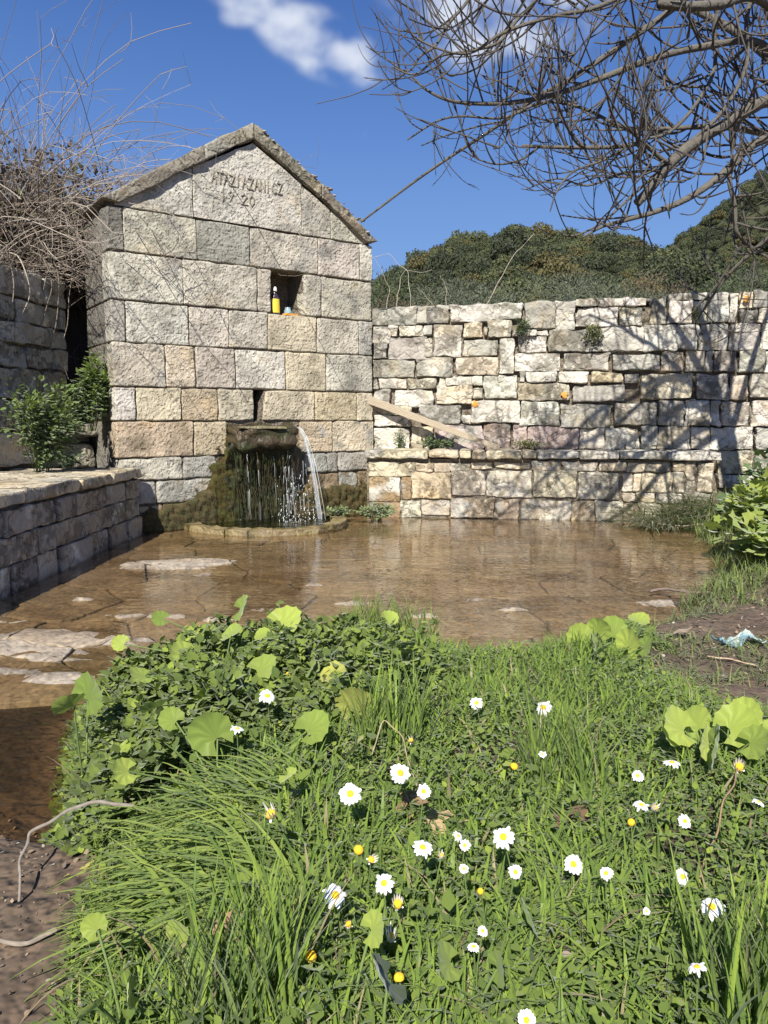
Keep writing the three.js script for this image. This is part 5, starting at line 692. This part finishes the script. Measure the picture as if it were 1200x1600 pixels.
// ------------------------------------------------------------------ small things
{
  const r = rng(930);
  // leaning plank
  { const t = thing('plank', 'weathered wooden plank leaning against the right wall on the bench', 'plank', onWall(0, 0, 0), R7); const A = V(-0.16, 1.145, 0.10), B = V(1.17, 0.675, 0.26), d = B.clone().sub(A).normalize(), n = V(0, 0, 1), up = V().crossVectors(n, d).normalize(), w = 0.045, th = 0.018; const c = (p, u, z) => p.clone().addScaledVector(up, u).add(V(0, 0, z)); const g = rock([c(A, -w * 0.8, th), c(B, -w * 0.7, th), c(B, w * 0.4, th), c(A, w, th), c(A, -w * 0.8, -th), c(B, -w * 0.7, -th), c(B, w * 0.4, -th), c(A, w, -th)], { amp: 0.006, freq: 10, round: 0.006, tint: [1, 1, 1], cell: 0.12 }); const uv = g.attributes.uv, p = g.attributes.position; for (let i = 0; i < p.count; i++) { const q = V(p.getX(i), p.getY(i), p.getZ(i)).sub(A); uv.setXY(i, q.dot(d) * 0.5, q.dot(up) * 3 + q.z); } part('board', g, M.wood, t); }
  // things in the niche
  const inNiche = (u, o) => { const c = Math.cos(R35), s = Math.sin(R35); return [-0.112 + u * c + o * s, 1.912, -7.797 - u * s + o * c]; };
  { const t = thing('soap_bottle', 'dark bottle with white cap and yellow label in the niche', 'bottle', inNiche(-1.045, -0.075), R35);
    const prof = [[0, 0], [0.036, 0], [0.042, 0.012], [0.043, 0.10], [0.040, 0.15], [0.026, 0.185], [0.014, 0.20], [0.014, 0.215], [0, 0.215]].map(p => new THREE.Vector2(...p)), body = new THREE.LatheGeometry(prof, 24); body.scale(1, 1, 0.7);
    part('body', body, phys({ color: col(0.05, 0.035, 0.05), roughness: 0.15, clearcoat: 0.6 }), t);
    const lab = new THREE.LatheGeometry([[0.0438, 0.02], [0.0445, 0.06], [0.0438, 0.115], [0.0418, 0.145]].map(p => new THREE.Vector2(...p)), 20, -1.2, 2.4); lab.scale(1, 1, 0.71); part('label', lab, std({ color: col(0.80, 0.60, 0.06), roughness: 0.5 }), t);
    const cap = new THREE.LatheGeometry([[0, 0.213], [0.017, 0.213], [0.018, 0.225], [0.015, 0.248], [0.008, 0.256], [0, 0.257]].map(p => new THREE.Vector2(...p)), 20); part('cap', cap, std({ color: col(0.82, 0.82, 0.80), roughness: 0.4 }), t); }
  { const t = thing('scouring_sponge', 'flat orange sponge lying on the niche sill', 'sponge', inNiche(-0.905, -0.05), R35 + 0.1), q = (a, b, c, d, y0, y1) => rock([V(a, y0, d), V(b, y0, d), V(b, y1, d), V(a, y1, d), V(a, y0, c), V(b, y0, c), V(b, y1, c), V(a, y1, c)], { amp: 0.003, freq: 30, round: 0.005, tint: [1, 1, 1], cell: 0.03 }); part('foam', q(-0.065, 0.065, -0.04, 0.04, 0, 0.016), std({ color: col(0.72, 0.33, 0.06), roughness: 1 }), t); part('scrub_pad', q(-0.064, 0.064, -0.039, 0.039, 0.017, 0.021), std({ color: col(0.50, 0.42, 0.22), roughness: 1 }), t); }
  { const t = thing('glass_jar', 'small bluish glass jar beside the bottle in the niche', 'jar', inNiche(-0.875, -0.15), R35); const g = new THREE.LatheGeometry([[0, 0], [0.034, 0], [0.037, 0.01], [0.037, 0.06], [0.028, 0.072], [0.028, 0.085], [0.030, 0.086], [0.030, 0.09], [0.024, 0.09], [0.024, 0.072], [0.033, 0.058], [0.033, 0.006], [0, 0.005]].map(p => new THREE.Vector2(...p)), 24); part('glass', g, phys({ color: col(0.72, 0.86, 0.90), transmission: 0.75, thickness: 0, roughness: 0.12, ior: 1.5 }), t); }
  // sticks
  const stick = (label, pts, r0, r1, c, group) => { const b = pts[0], t = thing('stick', label, 'stick', b, 0, group); const pp = []; pts.forEach((p, i) => { const q = V(p[0] - b[0], p[1] - b[1], p[2] - b[2]); if (i) { const a = pp[pp.length - 1], L = a.distanceTo(q); pp.push(a.clone().lerp(q, 0.35 + 0.3 * r()).add(ball(r).multiplyScalar(L * 0.07))); } pp.push(q); }); const g = rod(pp, r0, r1, 7, 5, c), P0 = g.attributes.position, N0 = g.attributes.normal, C0 = g.attributes.color; for (let i = 0; i < P0.count; i++) { const x = P0.getX(i), y = P0.getY(i), z = P0.getZ(i), n = P.noise(x * 70, y * 70, z * 70) + 0.7 * P.noise(x * 190, y * 190, z * 190), e = r0 * 0.35 * n; P0.setXYZ(i, x + N0.getX(i) * e, y + N0.getY(i) * e, z + N0.getZ(i) * e); const k = 1 + 0.35 * P.noise(x * 120, y * 120, z * 120); C0.setXYZ(i, C0.getX(i) * k, C0.getY(i) * k, C0.getZ(i) * k); } g.computeVertexNormals(); part('stem', g, M.cane, t); return t; };
  stick('curved grey stick lifting off the soil at the lower left', [[-0.69, H(-0.69, 1.34) + 0.004, -1.34], [-0.715, 0.09, -1.40], [-0.72, 0.115, -1.46], [-0.66, 0.14, -1.50], [-0.60, 0.16, -1.50], [-0.52, 0.15, -1.50]], 0.0028, 0.0038, [0.22, 0.19, 0.155]);
  stick('flat dry stick on the soil at the bottom left corner', [[-0.80, H(-0.8, 1.26) + 0.006, -1.26], [-0.70, H(-0.7, 1.24) + 0.012, -1.24], [-0.62, H(-0.62, 1.22) + 0.012, -1.22], [-0.58, H(-0.58, 1.25) + 0.012, -1.25]], 0.003, 0.005, [0.24, 0.20, 0.155]);
  stick('thin pale stick lying in the mud on the right', [[1.24, H(1.24, 2.83) + 0.008, -2.83], [1.3, H(1.3, 2.78) + 0.012, -2.78], [1.38, H(1.38, 2.72) + 0.008, -2.72]], 0.004, 0.003, [0.40, 0.30, 0.2]);
  stick('dark stick at the water edge on the right', [[1.47, 0.008, -4.12], [1.56, 0.025, -4.10], [1.66, 0.02, -4.04], [1.74, 0.03, -4.0]], 0.008, 0.005, [0.16, 0.12, 0.10]);
  stick('long pale dead stalk along the water below the right bench end', [[2.30, 0.05, -7.0], [2.42, 0.03, -6.68], [2.58, 0.035, -6.5], [2.8, 0.05, -6.42], [3.0, 0.06, -6.44]], 0.006, 0.004, [0.42, 0.36, 0.29]);
  stick('reddish bent stalk rising through the near grass on the right', [[0.50, H(0.5, 1.14), -1.14], [0.56, 0.2, -1.24], [0.64, 0.235, -1.36], [0.71, 0.245, -1.46], [0.735, 0.24, -1.5]], 0.0020, 0.0015, [0.27, 0.175, 0.10]);
  stick('pale looping dead stalk near the middle of the meadow', [[-0.02, H(0, 1.5), -1.5], [-0.03, 0.2, -1.6], [0.0, 0.27, -1.66], [0.04, 0.25, -1.62], [0.07, 0.19, -1.5]], 0.0018, 0.0012, [0.34, 0.27, 0.16]);
  // dead stalks on top of the right wall
  [['tall pale dead reed leaning above the right wall', [[1.0, 2.0, -8.1], [1.18, 2.35, -8.15], [1.38, 2.68, -8.15], [1.55, 2.85, -8.15]], 0.009], ['bent dry stalk above the left end of the right wall', [[0.1, 2.0, -8.15], [0.16, 2.3, -8.15], [0.22, 2.48, -8.15], [0.5, 2.5, -8.2]], 0.006], ['thin dry stalk by the spring house corner', [[0.02, 2.0, -8.15], [0.06, 2.3, -8.2], [-0.1, 2.62, -8.2]], 0.005], ['forked white dead stem on the right wall top', [[0.62, 2.0, -8.1], [0.64, 2.2, -8.1], [0.62, 2.36, -8.1], [0.58, 2.42, -8.1]], 0.007], ['low dead stem leaning left of the forked one on the wall', [[0.56, 2.02, -8.12], [0.46, 2.18, -8.12], [0.34, 2.3, -8.12]], 0.005], ['dark arching bramble cane by the spring house roof end', [[0.3, 2.0, -8.3], [0.25, 2.5, -8.3], [0.05, 2.68, -8.3], [-0.3, 2.62, -8.3]], 0.005]].forEach(([l, p, w]) => stick(l, p.flatMap((a, i) => i ? [a.map((v, k) => (v + p[i - 1][k]) / 2 + (r() - 0.5) * 0.05), a] : [a]), w * 0.7, w * 0.3, mixc([0.3, 0.25, 0.19], [0.55, 0.5, 0.4], r()), 'dead stalks on the right wall'));
  // fallen leaves
  const dry = (label, x, D, y, s, c, tilt = 0.4) => { const t = thing('dry_leaf', label, 'leaf', [x, y, -D], r() * 6.28, 'dry leaves in the meadow'), f = new Foliage(); f.leaf('lobed', V(0, 0, -s * 0.4), V(0, 0.1, 1), V(tilt, 1, (r() - 0.5)), s, c, c.map(v => v * 1.25)); f.leaf('lance', V(0, 0, -s * 0.5), V(0, 0.2, -1), V(0, 1, 0), s * 0.5, c); part('blade', f.geo(), M.dryLeaf, t); };
  dry('large brown curled leaf beside the big daisies', 0.05, 1.42, 0.20, 0.075, [0.28, 0.17, 0.09]); dry('tan dead leaf just right of the curled brown one', 0.11, 1.36, 0.19, 0.06, [0.40, 0.28, 0.16]); dry('dark reddish brown leaf in the grass right of centre', 0.36, 1.38, 0.19, 0.07, [0.16, 0.09, 0.055]); dry('pale grey brown dead leaf in the near grass', 0.28, 1.01, 0.16, 0.06, [0.33, 0.27, 0.21]); dry('upright pinkish brown dead leaf at the lower left of the grass', -0.23, 1.06, 0.19, 0.05, [0.36, 0.20, 0.13], 1.4);
  dry('yellowing leaf on the soil under the curved stick', -0.62, 1.47, 0.035, 0.05, [0.40, 0.36, 0.08]); dry('brown dead leaf in the mud before the blue wrapper', 1.24, 3.12, H(1.24, 3.12) + 0.02, 0.10, [0.33, 0.24, 0.16]); dry('pale dead leaf at the edge of the right mud', 1.12, 3.32, H(1.12, 3.32) + 0.02, 0.09, [0.42, 0.33, 0.24]); dry('small brown leaf near the mud beside the bright clump', 1.05, 2.95, H(1.05, 2.95) + 0.02, 0.08, [0.30, 0.22, 0.14]);
  // blue plastic wrapper
  { const t = thing('plastic_wrapper', 'crumpled pale blue plastic wrapper lying on the mud at right', 'litter', [1.45, H(1.45, 3.02), -3.02], 0.2), g = new THREE.PlaneGeometry(0.20, 0.09, 60, 28), p = g.attributes.position, cl = []; for (let i = 0; i < p.count; i++) { const x = p.getX(i), y = p.getY(i), n = fbm(x * 14, y * 14, 3, 5), m2 = Math.abs(P.noise(x * 38, y * 38, 8)) + 0.5 * Math.abs(P.noise(x * 85, y * 85, 4)); p.setXYZ(i, x, 0.016 + 0.06 * Math.abs(n) + 0.012 * Math.sin(x * 40) + 0.022 * m2, y + 0.04 * n); const w = smooth(-0.04, 0.05, x + 0.3 * n); cl.push(...mixc([0.26, 0.42, 0.47], [0.50, 0.58, 0.53], w)); } g.setAttribute('color', new THREE.Float32BufferAttribute(cl, 3)); g.computeVertexNormals(); part('film', g, phys({ vertexColors: true, roughness: 0.35, transmission: 0.25, thickness: 0 }), t); }
}
renderer.render(scene, camera);
